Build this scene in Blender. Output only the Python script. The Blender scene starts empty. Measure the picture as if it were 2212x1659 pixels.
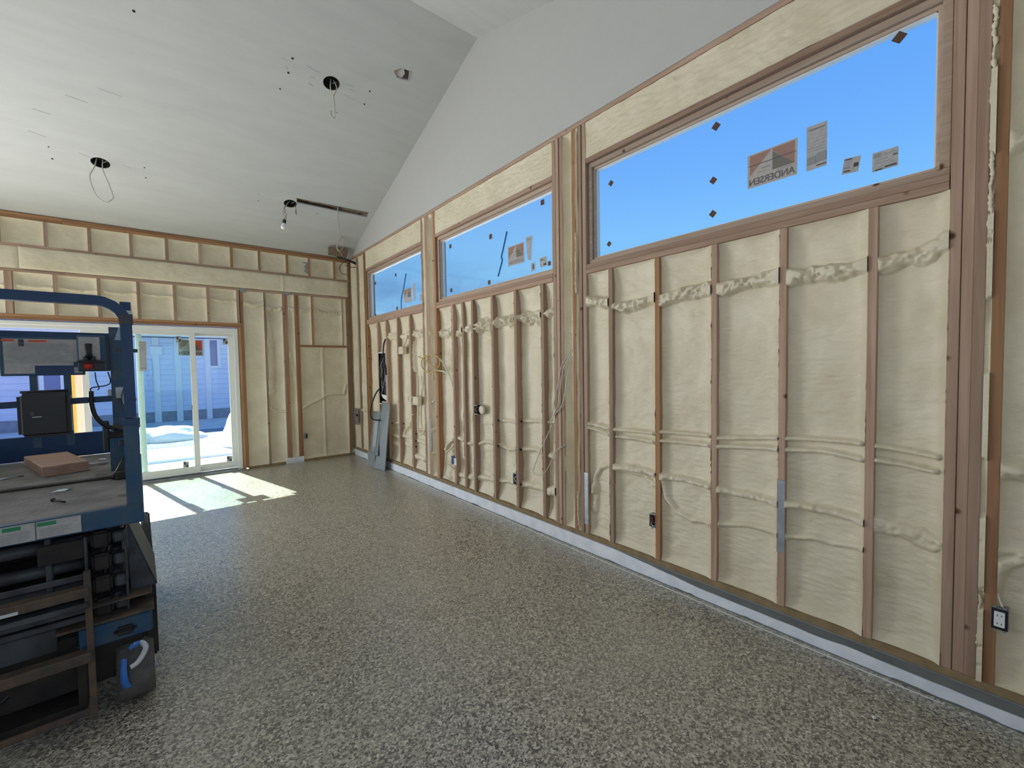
import bpy, bmesh, math, random
import numpy as np
from mathutils import Matrix, Vector
random.seed(7)
SC = bpy.context.scene
COL = SC.collection

# ---------------------------------------------------------------- camera
F, YAW, PITCH, ROLL, H = 935.8, 0.683252, -0.038993, -0.0162435, 1.58
def cam_axes():
    cy, sy, cp, sp, cr, sr = math.cos(YAW), math.sin(YAW), math.cos(PITCH), math.sin(PITCH), math.cos(ROLL), math.sin(ROLL)
    f = np.array([sy*cp, cy*cp, sp]); r0 = np.array([cy, -sy, 0.0]); u0 = np.cross(r0, f)
    return cr*r0 + sr*u0, -sr*r0 + cr*u0, f
RX, UX, FX = cam_axes()
cd = bpy.data.cameras.new('camera'); cam = bpy.data.objects.new('camera', cd); COL.objects.link(cam)
cd.sensor_fit = 'HORIZONTAL'; cd.sensor_width = 36.0; cd.lens = F/2212*36.0; cd.clip_start = 0.02; cd.clip_end = 500
cam.matrix_world = Matrix(((RX[0], UX[0], -FX[0], 0), (RX[1], UX[1], -FX[1], 0), (RX[2], UX[2], -FX[2], H), (0, 0, 0, 1)))
SC.camera = cam
def ray(px, py): return FX + RX*(px-1106)/F - UX*(py-829.5)/F
def onX(px, py, x): d = ray(px, py); d = d*(x/d[0]); return Vector((x, d[1], d[2]+H))   # where a sight line meets a real plane
def onY(px, py, y): d = ray(px, py); d = d*(y/d[1]); return Vector((d[0], y, d[2]+H))
def onZ(px, py, z): d = ray(px, py); d = d*((z-H)/d[2]); return Vector((d[0], d[1], z))

# ---------------------------------------------------------------- light and exposure
SC.view_settings.view_transform = 'Standard'; SC.view_settings.look = 'None'
SC.view_settings.gamma = 1.0; SC.view_settings.exposure = 0.0; SC.view_settings.use_curve_mapping = False
world = bpy.data.worlds.new('sky'); SC.world = world; world.use_nodes = True
wn, wl = world.node_tree.nodes, world.node_tree.links
for n in list(wn): wn.remove(n)
tc = wn.new('ShaderNodeTexCoord'); sx = wn.new('ShaderNodeSeparateXYZ'); ramp = wn.new('ShaderNodeValToRGB')
bg = wn.new('ShaderNodeBackground'); wo = wn.new('ShaderNodeOutputWorld')
wl.new(tc.outputs['Generated'], sx.inputs[0]); wl.new(sx.outputs['Z'], ramp.inputs[0])
e = ramp.color_ramp.elements
e[0].position = 0.0; e[0].color = (.38, .70, 1.0, 1)
e[1].position = 1.0; e[1].color = (.06, .22, .72, 1)
for p, c in ((.20, (.25, .61, 1.0, 1)), (.38, (.165, .45, 1.0, 1)), (.6, (.105, .34, .94, 1))):
    q = ramp.color_ramp.elements.new(p); q.color = c
cl = wn.new('ShaderNodeTexNoise'); cl.inputs['Scale'].default_value = 5.0; cl.inputs['Detail'].default_value = 6; cl.inputs['Roughness'].default_value = .6
mp = wn.new('ShaderNodeMapping'); mp.inputs['Scale'].default_value = (1, 1, 2.2); mp.inputs['Location'].default_value = (.35, .9, .2); wl.new(tc.outputs['Generated'], mp.inputs[0]); wl.new(mp.outputs[0], cl.inputs['Vector'])
cr2 = wn.new('ShaderNodeValToRGB'); cr2.color_ramp.elements[0].position = .36; cr2.color_ramp.elements[1].position = .62
cr2.color_ramp.elements[0].color = (0, 0, 0, 1); cr2.color_ramp.elements[1].color = (.8, .8, .8, 1)
wl.new(cl.outputs['Fac'], cr2.inputs[0])
mx = wn.new('ShaderNodeMix'); mx.data_type = 'RGBA'; cb_ = wn.new('ShaderNodeMapRange'); cb_.inputs[1].default_value = .17; cb_.inputs[2].default_value = .27; cb_.inputs[3].default_value = 1; cb_.inputs[4].default_value = 0; wl.new(sx.outputs['Z'], cb_.inputs[0])
cm_ = wn.new('ShaderNodeMath'); cm_.operation = 'MULTIPLY'; wl.new(cr2.outputs[0], cm_.inputs[0]); wl.new(cb_.outputs[0], cm_.inputs[1])   # cloud bank low over the horizon
wl.new(cm_.outputs[0], mx.inputs[0]); wl.new(ramp.outputs[0], mx.inputs[6]); mx.inputs[7].default_value = (.13, .31, .66, 1)
wl.new(mx.outputs[2], bg.inputs[0]); bg.inputs[1].default_value = 1.0; wl.new(bg.outputs[0], wo.inputs[0])

sd = bpy.data.lights.new('sun', 'SUN'); sun = bpy.data.objects.new('sun', sd); COL.objects.link(sun)
sd.energy = 18.0; sd.angle = 0.009; sd.color = (1, .96, .9)
sun.rotation_euler = Vector((0.49, -2.12, -2.06)).to_track_quat('-Z', 'Y').to_euler(); sun.location = (0, 12, 12)
def area(name, loc, direction, sx_, sy_, power, color):
    l = bpy.data.lights.new(name, 'AREA'); o = bpy.data.objects.new(name, l); COL.objects.link(o)
    l.shape = 'RECTANGLE'; l.size = sx_; l.size_y = sy_; l.energy = power; l.color = color
    o.location = loc; o.rotation_euler = Vector(direction).to_track_quat('-Z', 'Y').to_euler(); return o
area('fill_left_opening', (-5.42, 4.6, 1.6), (1, 0, 0.05), 5.2, 2.3, 62, (1.0, .985, .96))  # added area fill for the room, set at an unseen left opening
area('fill_far_door', (-3.5, 8.35, 1.15), (0, -1, 0.0), 3.5, 2.0, 285, (.94, .97, 1.0))  # added area fill outside the unseen stretch of the doorway
area('fill_back_opening', (0.2, -.95, 1.7), (0, 1, 0.1), 2.6, 1.4, 9, (1.0, .98, .94))  # weak added fill in a made-up back opening

# ---------------------------------------------------------------- materials
def new_mat(name):
    m = bpy.data.materials.new(name); m.use_nodes = True
    return m, m.node_tree.nodes, m.node_tree.links, m.node_tree.nodes['Principled BSDF']
def basic(name, col, rough=.6, metal=0.0, noise=None, bump=0, bscale=60, spec=.4):
    m, n, l, b = new_mat(name)
    b.inputs['Roughness'].default_value = rough; b.inputs['Metallic'].default_value = metal; b.inputs['Specular IOR Level'].default_value = spec
    t = n.new('ShaderNodeTexCoord')
    if noise:
        c2, sc = noise
        no = n.new('ShaderNodeTexNoise'); no.inputs['Scale'].default_value = sc; no.inputs['Detail'].default_value = 6
        l.new(t.outputs['Object'], no.inputs['Vector'])
        r = n.new('ShaderNodeValToRGB'); r.color_ramp.elements[0].position = .35; r.color_ramp.elements[1].position = .65
        r.color_ramp.elements[0].color = (*col, 1); r.color_ramp.elements[1].color = (*c2, 1)
        l.new(no.outputs['Fac'], r.inputs[0]); l.new(r.outputs[0], b.inputs['Base Color'])
    else: b.inputs['Base Color'].default_value = (*col, 1)
    if bump:
        nb = n.new('ShaderNodeTexNoise'); nb.inputs['Scale'].default_value = bscale; nb.inputs['Detail'].default_value = 5
        l.new(t.outputs['Object'], nb.inputs['Vector'])
        bp = n.new('ShaderNodeBump'); bp.inputs['Strength'].default_value = bump; bp.inputs['Distance'].default_value = .01
        l.new(nb.outputs['Fac'], bp.inputs['Height']); l.new(bp.outputs[0], b.inputs['Normal'])
    return m
def wood(name, c1, c2, axis, knots=True):
    m, n, l, b = new_mat(name); b.inputs['Roughness'].default_value = .72; b.inputs['Specular IOR Level'].default_value = .25
    t = n.new('ShaderNodeTexCoord'); mp_ = n.new('ShaderNodeMapping'); s = [38, 38, 38]; s[axis] = 1.6; mp_.inputs['Scale'].default_value = s
    oi = n.new('ShaderNodeObjectInfo'); va = n.new('ShaderNodeVectorMath'); va.operation = 'ADD'
    sc = n.new('ShaderNodeVectorMath'); sc.operation = 'SCALE'; sc.inputs[3].default_value = 23.0
    cb = n.new('ShaderNodeCombineXYZ'); 
    for i in range(3): l.new(oi.outputs['Random'], cb.inputs[i])
    l.new(cb.outputs[0], sc.inputs[0]); l.new(t.outputs['Object'], va.inputs[0]); l.new(sc.outputs[0], va.inputs[1]); l.new(va.outputs[0], mp_.inputs[0])
    no = n.new('ShaderNodeTexNoise'); no.inputs['Scale'].default_value = 1.0; no.inputs['Detail'].default_value = 7; no.inputs['Distortion'].default_value = .6
    l.new(mp_.outputs[0], no.inputs['Vector'])
    r = n.new('ShaderNodeValToRGB'); r.color_ramp.elements[0].position = .3; r.color_ramp.elements[1].position = .7
    r.color_ramp.elements[0].color = (*c1, 1); r.color_ramp.elements[1].color = (*c2, 1); l.new(no.outputs['Fac'], r.inputs[0])
    hv = n.new('ShaderNodeHueSaturation'); mr = n.new('ShaderNodeMapRange'); mr.inputs[3].default_value = .78; mr.inputs[4].default_value = 1.18
    l.new(oi.outputs['Random'], mr.inputs[0]); l.new(mr.outputs[0], hv.inputs['Value']); l.new(r.outputs[0], hv.inputs['Color'])
    # foam overspray flecks and knots
    vo = n.new('ShaderNodeTexVoronoi'); vo.inputs['Scale'].default_value = 5.5; l.new(va.outputs[0], vo.inputs['Vector'])
    kr = n.new('ShaderNodeValToRGB'); kr.color_ramp.elements[0].position = .05; kr.color_ramp.elements[1].position = .11
    kr.color_ramp.elements[0].color = (1, 1, 1, 1); kr.color_ramp.elements[1].color = (0, 0, 0, 1); l.new(vo.outputs['Distance'], kr.inputs[0])
    mk = n.new('ShaderNodeMix'); mk.data_type = 'RGBA'; l.new(kr.outputs[0], mk.inputs[0]); l.new(hv.outputs[0], mk.inputs[6]); mk.inputs[7].default_value = (.11, .045, .02, 1)
    l.new(mk.outputs[2], b.inputs['Base Color'])
    bp = n.new('ShaderNodeBump'); bp.inputs['Strength'].default_value = .35; bp.inputs['Distance'].default_value = .003
    l.new(no.outputs['Fac'], bp.inputs['Height']); l.new(bp.outputs[0], b.inputs['Normal'])
    return m
LP1, LP2 = (.33, .21, .145), (.46, .32, .235)
M = {}
for i, a in enumerate('xyz'):
    M['wood_'+a] = wood('lumber_'+a, LP1, LP2, i)
    M['orange_'+a] = wood('fir_'+a, (.31, .155, .075), (.43, .24, .125), i)
    M['pale_'+a] = wood('pine_'+a, (.42, .29, .20), (.54, .40, .29), i)
def foam_mat(name, c1, c2):
    m, n, l, b = new_mat(name); b.inputs['Roughness'].default_value = .42; b.inputs['Specular IOR Level'].default_value = .45
    t = n.new('ShaderNodeTexCoord')
    no = n.new('ShaderNodeTexNoise'); no.inputs['Scale'].default_value = 3.5; no.inputs['Detail'].default_value = 8; no.inputs['Roughness'].default_value = .6
    l.new(t.outputs['Object'], no.inputs['Vector'])
    r = n.new('ShaderNodeValToRGB'); r.color_ramp.elements[0].position = .33; r.color_ramp.elements[1].position = .68
    r.color_ramp.elements[0].color = (*c1, 1); r.color_ramp.elements[1].color = (*c2, 1); l.new(no.outputs['Fac'], r.inputs[0]); l.new(r.outputs[0], b.inputs['Base Color'])
    mp_ = n.new('ShaderNodeMapping'); mp_.inputs['Scale'].default_value = (45, 45, 130); l.new(t.outputs['Object'], mp_.inputs[0])
    n2 = n.new('ShaderNodeTexNoise'); n2.inputs['Scale'].default_value = 1.0; n2.inputs['Detail'].default_value = 4; n2.inputs['Distortion'].default_value = .5; l.new(mp_.outputs[0], n2.inputs['Vector'])
    bp = n.new('ShaderNodeBump'); bp.inputs['Strength'].default_value = .3; bp.inputs['Distance'].default_value = .012
    l.new(n2.outputs['Fac'], bp.inputs['Height']); l.new(bp.outputs[0], b.inputs['Normal'])
    return m
M['foam'] = foam_mat('spray_foam', (.66, .575, .405), (.78, .70, .53))
M['foam_back'] = foam_mat('spray_foam_shade', (.62, .54, .38), (.72, .66, .52))
def drywall_mat(name, col, smudge):
    m, n, l, b = new_mat(name); b.inputs['Roughness'].default_value = .8; b.inputs['Specular IOR Level'].default_value = .2
    t = n.new('ShaderNodeTexCoord')
    mp_ = n.new('ShaderNodeMapping'); mp_.inputs['Scale'].default_value = (1.0, 5.0, 5.0); l.new(t.outputs['Object'], mp_.inputs[0])
    no = n.new('ShaderNodeTexNoise'); no.inputs['Scale'].default_value = 1.4; no.inputs['Detail'].default_value = 8; no.inputs['Roughness'].default_value = .62; l.new(mp_.outputs[0], no.inputs['Vector'])
    r = n.new('ShaderNodeValToRGB'); r.color_ramp.elements[0].position = .36; r.color_ramp.elements[1].position = .62
    r.color_ramp.elements[0].color = (*[c*smudge for c in col], 1); r.color_ramp.elements[1].color = (*col, 1); l.new(no.outputs['Fac'], r.inputs[0])
    l.new(r.outputs[0], b.inputs['Base Color'])
    n2 = n.new('ShaderNodeTexNoise'); n2.inputs['Scale'].default_value = 160; l.new(t.outputs['Object'], n2.inputs['Vector'])
    bp = n.new('ShaderNodeBump'); bp.inputs['Strength'].default_value = .06; bp.inputs['Distance'].default_value = .005
    l.new(n2.outputs['Fac'], bp.inputs['Height']); l.new(bp.outputs[0], b.inputs['Normal'])
    return m
M['ceiling'] = drywall_mat('ceiling_drywall', (.56, .57, .55), .94)
M['gable'] = drywall_mat('gable_drywall', (.52, .515, .49), .98)
def floor_mat():
    m, n, l, b = new_mat('chip_floor'); b.inputs['Specular IOR Level'].default_value = .55
    t = n.new('ShaderNodeTexCoord')
    dn = n.new('ShaderNodeTexNoise'); dn.inputs['Scale'].default_value = 90; dn.inputs['Detail'].default_value = 3; l.new(t.outputs['Object'], dn.inputs['Vector'])
    dm = n.new('ShaderNodeMix'); dm.data_type = 'RGBA'; dm.inputs[0].default_value = .022; l.new(t.outputs['Object'], dm.inputs[6]); l.new(dn.outputs['Color'], dm.inputs[7])
    vo = n.new('ShaderNodeTexVoronoi'); vo.inputs['Scale'].default_value = 120; l.new(dm.outputs[2], vo.inputs['Vector'])
    sp = n.new('ShaderNodeSeparateColor'); l.new(vo.outputs['Color'], sp.inputs[0])
    r = n.new('ShaderNodeValToRGB'); r.color_ramp.interpolation = 'CONSTANT'
    cols = [(0, (.05, .045, .034)), (.18, (.15, .134, .10)), (.36, (.31, .285, .22)), (.58, (.45, .42, .33)), (.8, (.60, .56, .455)), (.94, (.76, .73, .63))]
    r.color_ramp.elements[0].color = (*cols[0][1], 1); r.color_ramp.elements[1].position = cols[1][0]; r.color_ramp.elements[1].color = (*cols[1][1], 1)
    for p, c in cols[2:]: q = r.color_ramp.elements.new(p); q.color = (*c, 1)
    l.new(sp.outputs[0], r.inputs[0])
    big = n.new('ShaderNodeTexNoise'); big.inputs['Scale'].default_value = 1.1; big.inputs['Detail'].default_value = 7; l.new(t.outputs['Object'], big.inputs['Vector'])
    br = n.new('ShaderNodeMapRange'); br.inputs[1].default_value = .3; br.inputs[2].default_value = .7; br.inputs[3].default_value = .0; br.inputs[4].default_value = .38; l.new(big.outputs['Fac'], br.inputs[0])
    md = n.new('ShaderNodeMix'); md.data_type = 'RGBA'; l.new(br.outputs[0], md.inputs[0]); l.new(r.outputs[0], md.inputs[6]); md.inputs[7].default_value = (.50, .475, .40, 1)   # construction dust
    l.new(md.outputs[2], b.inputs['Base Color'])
    rr = n.new('ShaderNodeMapRange'); rr.inputs[3].default_value = .24; rr.inputs[4].default_value = .42; l.new(big.outputs['Fac'], rr.inputs[0]); l.new(rr.outputs[0], b.inputs['Roughness']); b.inputs['Coat Weight'].default_value = .6; b.inputs['Coat Roughness'].default_value = .3
    bp = n.new('ShaderNodeBump'); bp.inputs['Strength'].default_value = .3; bp.inputs['Distance'].default_value = .004
    l.new(dn.outputs['Fac'], bp.inputs['Height']); l.new(bp.outputs[0], b.inputs['Normal'])
    return m
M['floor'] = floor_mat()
M['curb'] = basic('white_primed_curb', (.82, .84, .88), .6, noise=((.70, .73, .78), 9), bump=.3, bscale=25)
M['flashing'] = basic('grey_membrane', (.13, .135, .135), .6, noise=((.17, .175, .17), 6))
M['galv'] = basic('galvanized_steel', (.36, .38, .40), .42, .6, noise=((.27, .29, .31), 12))
M['panelgrey'] = basic('grey_painted_steel', (.27, .30, .32), .4, .2)
M['treated'] = basic('treated_plate', (.30, .215, .11), .75, noise=((.22, .155, .08), 14), bump=.2, bscale=80)
M['sheath'] = basic('osb_sheathing', (.45, .31, .18), .8, noise=((.30, .19, .10), 26))
M['vinyl'] = basic('white_vinyl', (.78, .78, .75), .35)
M['winwood'] = wood('clear_window_wood', (.42, .31, .23), (.52, .40, .31), 1)
M['paper'] = basic('sticker_paper', (.44, .40, .38), .7)
M['paper2'] = basic('label_paper', (.44, .43, .43), .7, noise=((.37, .37, .37), 40))
M['brown'] = basic('brown_corner_pad', (.10, .055, .035), .8)
M['print_dark'] = basic('dark_print', (.06, .06, .07), .7)
M['print_grey'] = basic('grey_print', (.28, .28, .28), .7)
M['print_red'] = basic('red_print', (.60, .10, .05), .7)
M['print_terra'] = basic('terracotta_print', (.33, .20, .155), .7)
M['print_olive'] = basic('olive_print', (.17, .165, .14), .7)
M['green_ink'] = basic('green_print', (.02, .22, .10), .6)
M['tape_blue'] = basic('blue_film', (.05, .20, .62), .35)
M['film'] = basic('clear_film_white', (.62, .64, .66), .3)
M['black'] = basic('black_plastic', (.012, .012, .014), .4)
M['rubber'] = basic('black_cable_rubber', (.018, .018, .02), .5)
M['dark'] = basic('dark_void', (.02, .018, .015), .9)
M['liftblue'] = basic('lift_blue_paint', (.006, .032, .105), .45, .0, noise=((.01, .045, .12), 7), bump=.15, bscale=20)
M['liftblue2'] = basic('lift_worn_blue_paint', (.012, .065, .15), .5, .0, noise=((.045, .08, .12), 11), bump=.2, bscale=20)
M['liftgrey'] = basic('lift_grey_paint', (.07, .077, .088), .55, .1, noise=((.035, .035, .04), 9))
M['grease_shade'] = basic('lift_grease_shade', (.014, .013, .013), .7, noise=((.03, .025, .02), 14))  # grease colour deepened to carry the shade under the deck
M['rust'] = basic('worn_rusty_steel', (.12, .08, .055), .75, .1, noise=((.06, .055, .05), 17), bump=.3, bscale=60)
M['deck'] = basic('dirty_deck_plate', (.15, .14, .135), .75, noise=((.25, .235, .225), 7), bump=.5, bscale=30)
M['tire'] = basic('grey_solid_tire', (.085, .08, .075), .8, noise=((.12, .115, .11), 30), bump=.3, bscale=50)
M['redbtn'] = basic('red_button', (.45, .02, .015), .4)
M['steelwhite'] = basic('white_hub', (.55, .57, .6), .5)
M['cable'] = basic('cream_cable', (.66, .62, .50), .5)
M['cabley'] = basic('yellow_cable', (.50, .38, .12), .5)
M['cableg'] = basic('grey_dusty_cable', (.60, .57, .50), .5)
M['bluebox'] = basic('blue_device_box', (.02, .06, .17), .4)
M['white'] = basic('white_plastic', (.80, .80, .78), .4)
M['siding'] = basic('blue_grey_siding', (.60, .67, .90), .7, noise=((.56, .63, .87), 3))
M['siding_trim'] = basic('pale_trim', (.66, .70, .82), .6)
M['ext_glass'] = basic('dark_window_glass', (.16, .20, .42), .15)
M['snow'] = basic('snow', (.86, .87, .9), .7, bump=.4, bscale=6)
M['concrete'] = basic('pale_concrete', (.62, .62, .64), .8, noise=((.74, .74, .75), 2))
M['asphalt'] = basic('asphalt', (.22, .24, .32), .85, noise=((.28, .30, .38), 5))
M['yellow'] = basic('yellow_paint', (.70, .42, .06), .5)
M['pinkboard'] = basic('pale_pink_board', (.66, .50, .44), .7)
M['roofing'] = basic('roof_shingle', (.17, .16, .17), .9)
def glass_mat(name, tint, refl=1.0):
    m = bpy.data.materials.new(name); m.use_nodes = True; n, l = m.node_tree.nodes, m.node_tree.links
    for x in list(n): n.remove(x)
    o = n.new('ShaderNodeOutputMaterial'); tr = n.new('ShaderNodeBsdfTransparent'); tr.inputs[0].default_value = (*tint, 1)
    gl = n.new('ShaderNodeBsdfGlossy'); gl.inputs['Roughness'].default_value = .01
    fr = n.new('ShaderNodeFresnel'); fr.inputs[0].default_value = 1.35; mu = n.new('ShaderNodeMath'); mu.operation = 'MULTIPLY'; mu.inputs[1].default_value = refl
    mx_ = n.new('ShaderNodeMixShader'); l.new(fr.outputs[0], mu.inputs[0]); l.new(mu.outputs[0], mx_.inputs[0]); l.new(tr.outputs[0], mx_.inputs[1]); l.new(gl.outputs[0], mx_.inputs[2]); l.new(mx_.outputs[0], o.inputs[0])
    return m
M['glass'] = glass_mat('window_glass', (.99, .995, .995), .12)
M['doorglass'] = glass_mat('door_glass', (.88, .97, .95), .8)
M['bulbglass'] = glass_mat('bulb_glass', (.95, .95, .95), 1.0)
def thin_film():
    m = bpy.data.materials.new('clear_plastic_sheet'); m.use_nodes = True; n, l = m.node_tree.nodes, m.node_tree.links
    b = n['Principled BSDF']; b.inputs['Base Color'].default_value = (.8, .86, .95, 1); b.inputs['Alpha'].default_value = .22; b.inputs['Roughness'].default_value = .2
    return m
M['sheet'] = thin_film()

# ---------------------------------------------------------------- mesh helpers
def link(name, me, mat, parent=None, **props):
    o = bpy.data.objects.new(name, me); COL.objects.link(o)
    if mat is not None and len(me.materials) == 0: me.materials.append(mat)
    if parent is not None: o.parent = parent
    for k, v in props.items(): o[k] = v
    return o
def empty(name, loc=(0, 0, 0), rz=0.0, **props):
    o = bpy.data.objects.new(name, None); COL.objects.link(o); o.location = loc; o.rotation_euler = (0, 0, rz); o.empty_display_size = .1
    for k, v in props.items(): o[k] = v
    return o
def to_mesh(bm, name, smooth=False):
    me = bpy.data.meshes.new(name); bm.to_mesh(me); bm.free()
    if smooth: me.polygons.foreach_set('use_smooth', [True]*len(me.polygons))
    return me
def add_box(bm, x0, x1, y0, y1, z0, z1, bev=0.0):
    r = bmesh.ops.create_cube(bm, size=1.0); vs = r['verts']
    for v in vs: v.co = Vector((x0+(v.co.x+.5)*(x1-x0), y0+(v.co.y+.5)*(y1-y0), z0+(v.co.z+.5)*(z1-z0)))
    if bev:
        es = list({e_ for v in vs for e_ in v.link_edges}); bmesh.ops.bevel(bm, geom=es, offset=bev, segments=3 if bev >= .01 else 1, affect='EDGES')
def box(name, x0, x1, y0, y1, z0, z1, mat, parent=None, bev=.002, **props):
    bm = bmesh.new(); add_box(bm, min(x0, x1), max(x0, x1), min(y0, y1), max(y0, y1), min(z0, z1), max(z0, z1), bev); return link(name, to_mesh(bm, name), mat, parent, **props)
def boxes(name, lst, mat, parent=None, bev=.002, **props):
    bm = bmesh.new()
    for b_ in lst: add_box(bm, *b_, bev)
    return link(name, to_mesh(bm, name), mat, parent, **props)
def smooth_path(pts, n=6):
    pts = [Vector(p) for p in pts]
    if len(pts) < 3: return pts
    out = []
    for i in range(len(pts)-1):
        p0 = pts[max(i-1, 0)]; p1 = pts[i]; p2 = pts[i+1]; p3 = pts[min(i+2, len(pts)-1)]
        for k in range(n):
            t = k/n; out.append(.5*((2*p1)+(p2-p0)*t+(2*p0-5*p1+4*p2-p3)*t*t+(3*p1-p0-3*p2+p3)*t**3))
    out.append(pts[-1]); return out
def add_tube(bm, pts, r, seg=8, square=False, cap=True):
    pts = [Vector(p) for p in pts]; rings = []; prev = None
    for i, p in enumerate(pts):
        d = (pts[min(i+1, len(pts)-1)]-pts[max(i-1, 0)]).normalized()
        if prev is None:
            ref = Vector((0, 0, 1)) if abs(d.z) < .9 else Vector((1, 0, 0)); a = d.cross(ref).normalized()
        else: a = (prev - d*prev.dot(d)).normalized()
        prev = a; b_ = d.cross(a); ring = []
        rr = r[i] if isinstance(r, (list, tuple)) else r
        if square:
            for s, t in ((1, 1), (-1, 1), (-1, -1), (1, -1)): ring.append(bm.verts.new(p+a*rr*s+b_*rr*t))
        else:
            for k in range(seg): an = 2*math.pi*k/seg; ring.append(bm.verts.new(p+a*rr*math.cos(an)+b_*rr*math.sin(an)))
        rings.append(ring)
    m_ = len(rings[0])
    for i in range(len(rings)-1):
        for k in range(m_): bm.faces.new((rings[i][k], rings[i][(k+1) % m_], rings[i+1][(k+1) % m_], rings[i+1][k]))
    if cap: bm.faces.new(rings[0][::-1]); bm.faces.new(rings[-1])
def tube(name, pts, r, mat, parent=None, seg=8, square=False, n=6, **props):
    bm = bmesh.new(); add_tube(bm, smooth_path(pts, n) if n > 1 else pts, r, seg, square); bmesh.ops.recalc_face_normals(bm, faces=bm.faces)
    return link(name, to_mesh(bm, name, not square), mat, parent, **props)
def tubes(name, paths, r, mat, parent=None, seg=6, n=6, **props):
    for p in paths: o = tube(name, p, r, mat, parent, seg, False, n, **props)
    return o
def plate_bm(bm, quad, nrm, th):
    """prism from a polygon of world points, thickened along nrm"""
    q = [Vector(p) for p in quad]; nv = Vector(nrm).normalized()*th
    a = [bm.verts.new(p) for p in q]; b_ = [bm.verts.new(p+nv) for p in q]; k = len(q)
    bm.faces.new(a); bm.faces.new(b_[::-1])
    for i in range(k): bm.faces.new((a[i], b_[i], b_[(i+1) % k], a[(i+1) % k]))
def plate(name, quad, nrm, th, mat, parent=None, **props):
    bm = bmesh.new(); plate_bm(bm, quad, nrm, th); bmesh.ops.recalc_face_normals(bm, faces=bm.faces); return link(name, to_mesh(bm, name), mat, parent, **props)
def cyl(name, p0, p1, r, mat, parent=None, seg=20, **props):
    bm = bmesh.new(); add_tube(bm, [p0, p1], r, seg); bmesh.ops.recalc_face_normals(bm, faces=bm.faces); return link(name, to_mesh(bm, name, False), mat, parent, **props)

# value noise ----------------------------------------------------------------
def vnoise(x, y, seed=0):
    xi, yi = np.floor(x).astype(np.int64), np.floor(y).astype(np.int64); xf, yf = x-xi, y-yi
    xf = xf*xf*(3-2*xf); yf = yf*yf*(3-2*yf)
    def hsh(a, b):
        h = (a*374761393 + b*668265263 + seed*1442695041) & 0x7fffffff; h = ((h ^ (h >> 13))*1274126177) & 0x7fffffff
        return ((h ^ (h >> 16)) & 0xffff)/65535.0
    return (hsh(xi, yi)*(1-xf)+hsh(xi+1, yi)*xf)*(1-yf)+(hsh(xi, yi+1)*(1-xf)+hsh(xi+1, yi+1)*xf)*yf
def fbm(x, y, seed=0, o=3):
    s = 0; a = .5
    for i in range(o): s = s+a*(vnoise(x*2**i, y*2**i, seed+i)-.5); a *= .5
    return s
SEED = [10]
def foam(wall, u0, u1, z0, z1, rec, parent, ridges=(), step=.010, edge=.035, lump=.010, ripple=.0035, proud=0.0, name='foam_fill', mat=None, lip=0.0):
    """sprayed foam filling one bay. wall 'R': x = W plane, u = y; wall 'F': y = FY plane, u = x. rec = how far the middle sits behind the stud faces."""
    SEED[0] += 17; sd_ = SEED[0]
    nu = max(4, int((u1-u0)/step)+1); nz = max(4, int((z1-z0)/step)+1)
    u = np.linspace(u0, u1, nu); z = np.linspace(z0, z1, nz); U, Z = np.meshgrid(u, z, indexing='ij')
    eu = np.minimum(U-u0, u1-U); ez = np.minimum(Z-z0, z1-Z)
    wob = 1+.8*fbm(Z*6, U*3, sd_+3)
    if lip: pu = (1-np.exp(-np.maximum(U-u0, 0)/(edge*wob)))*(lip+(1-lip)*(1-np.exp(-np.maximum(u1-U, 0)/(edge*wob))))   # foam climbs the near stud, leaves the far stud's side bare
    else: pu = 1-np.exp(-np.maximum(eu, 0)/(edge*wob))
    prof = pu*(1-(.85 if not lip else .6)*np.exp(-np.maximum(ez, 0)/(edge*wob)))
    d = .004+(rec-.004)*prof
    d = d-lump*fbm(U*6+3, Z*5, sd_, 3)*2-ripple*(fbm(U*22, Z*75, sd_+7, 2)*2)*(.4+prof)
    for r in ridges:
        pts, w_, a_ = r[0], r[1], r[2]; rough = r[3] if len(r) > 3 else .15
        best = np.full(U.shape, 9.0)
        for (ua, za), (ub, zb) in zip(pts[:-1], pts[1:]):
            dx, dz = ub-ua, zb-za; L2 = dx*dx+dz*dz+1e-9
            t = np.clip(((U-ua)*dx+(Z-za)*dz)/L2, 0, 1); best = np.minimum(best, np.hypot(U-ua-t*dx, Z-za-t*dz))
        ww = w_*(1+rough*2.5*fbm(U*14, Z*14, sd_+11, 2)); g = np.clip(1-(best/ww)**2, 0, 1)**.5
        d = d-a_*g*(1+rough*3*fbm(U*45, Z*45, sd_+13, 2))
    if lip: d = d-.022*np.maximum(fbm(U*38, Z*46, sd_+21, 2)+.05, 0)*np.exp(-(U-u0)/.028)
    d = np.maximum(d, -.012) if not proud else d-proud
    P = np.zeros((nu, nz, 3))
    if wall == 'R': P[..., 0] = W+d; P[..., 1] = U; P[..., 2] = Z
    else: P[..., 0] = U; P[..., 1] = FY+d; P[..., 2] = Z
    idx = np.arange(nu*nz).reshape(nu, nz)
    q = np.stack([idx[:-1, :-1], idx[1:, :-1], idx[1:, 1:], idx[:-1, 1:]], -1).reshape(-1, 4)
    if wall == 'F': q = q[:, ::1]
    else: q = q[:, ::-1]
    me = bpy.data.meshes.new(name); me.vertices.add(nu*nz); me.vertices.foreach_set('co', P.reshape(-1))
    me.loops.add(q.size); me.loops.foreach_set('vertex_index', q.reshape(-1).astype(np.int32))
    me.polygons.add(len(q)); me.polygons.foreach_set('loop_start', np.arange(0, q.size, 4, dtype=np.int32)); me.polygons.foreach_set('use_smooth', np.ones(len(q), bool))
    me.update(); me.validate()
    return link(name, me, mat or M['foam'], parent)
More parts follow.
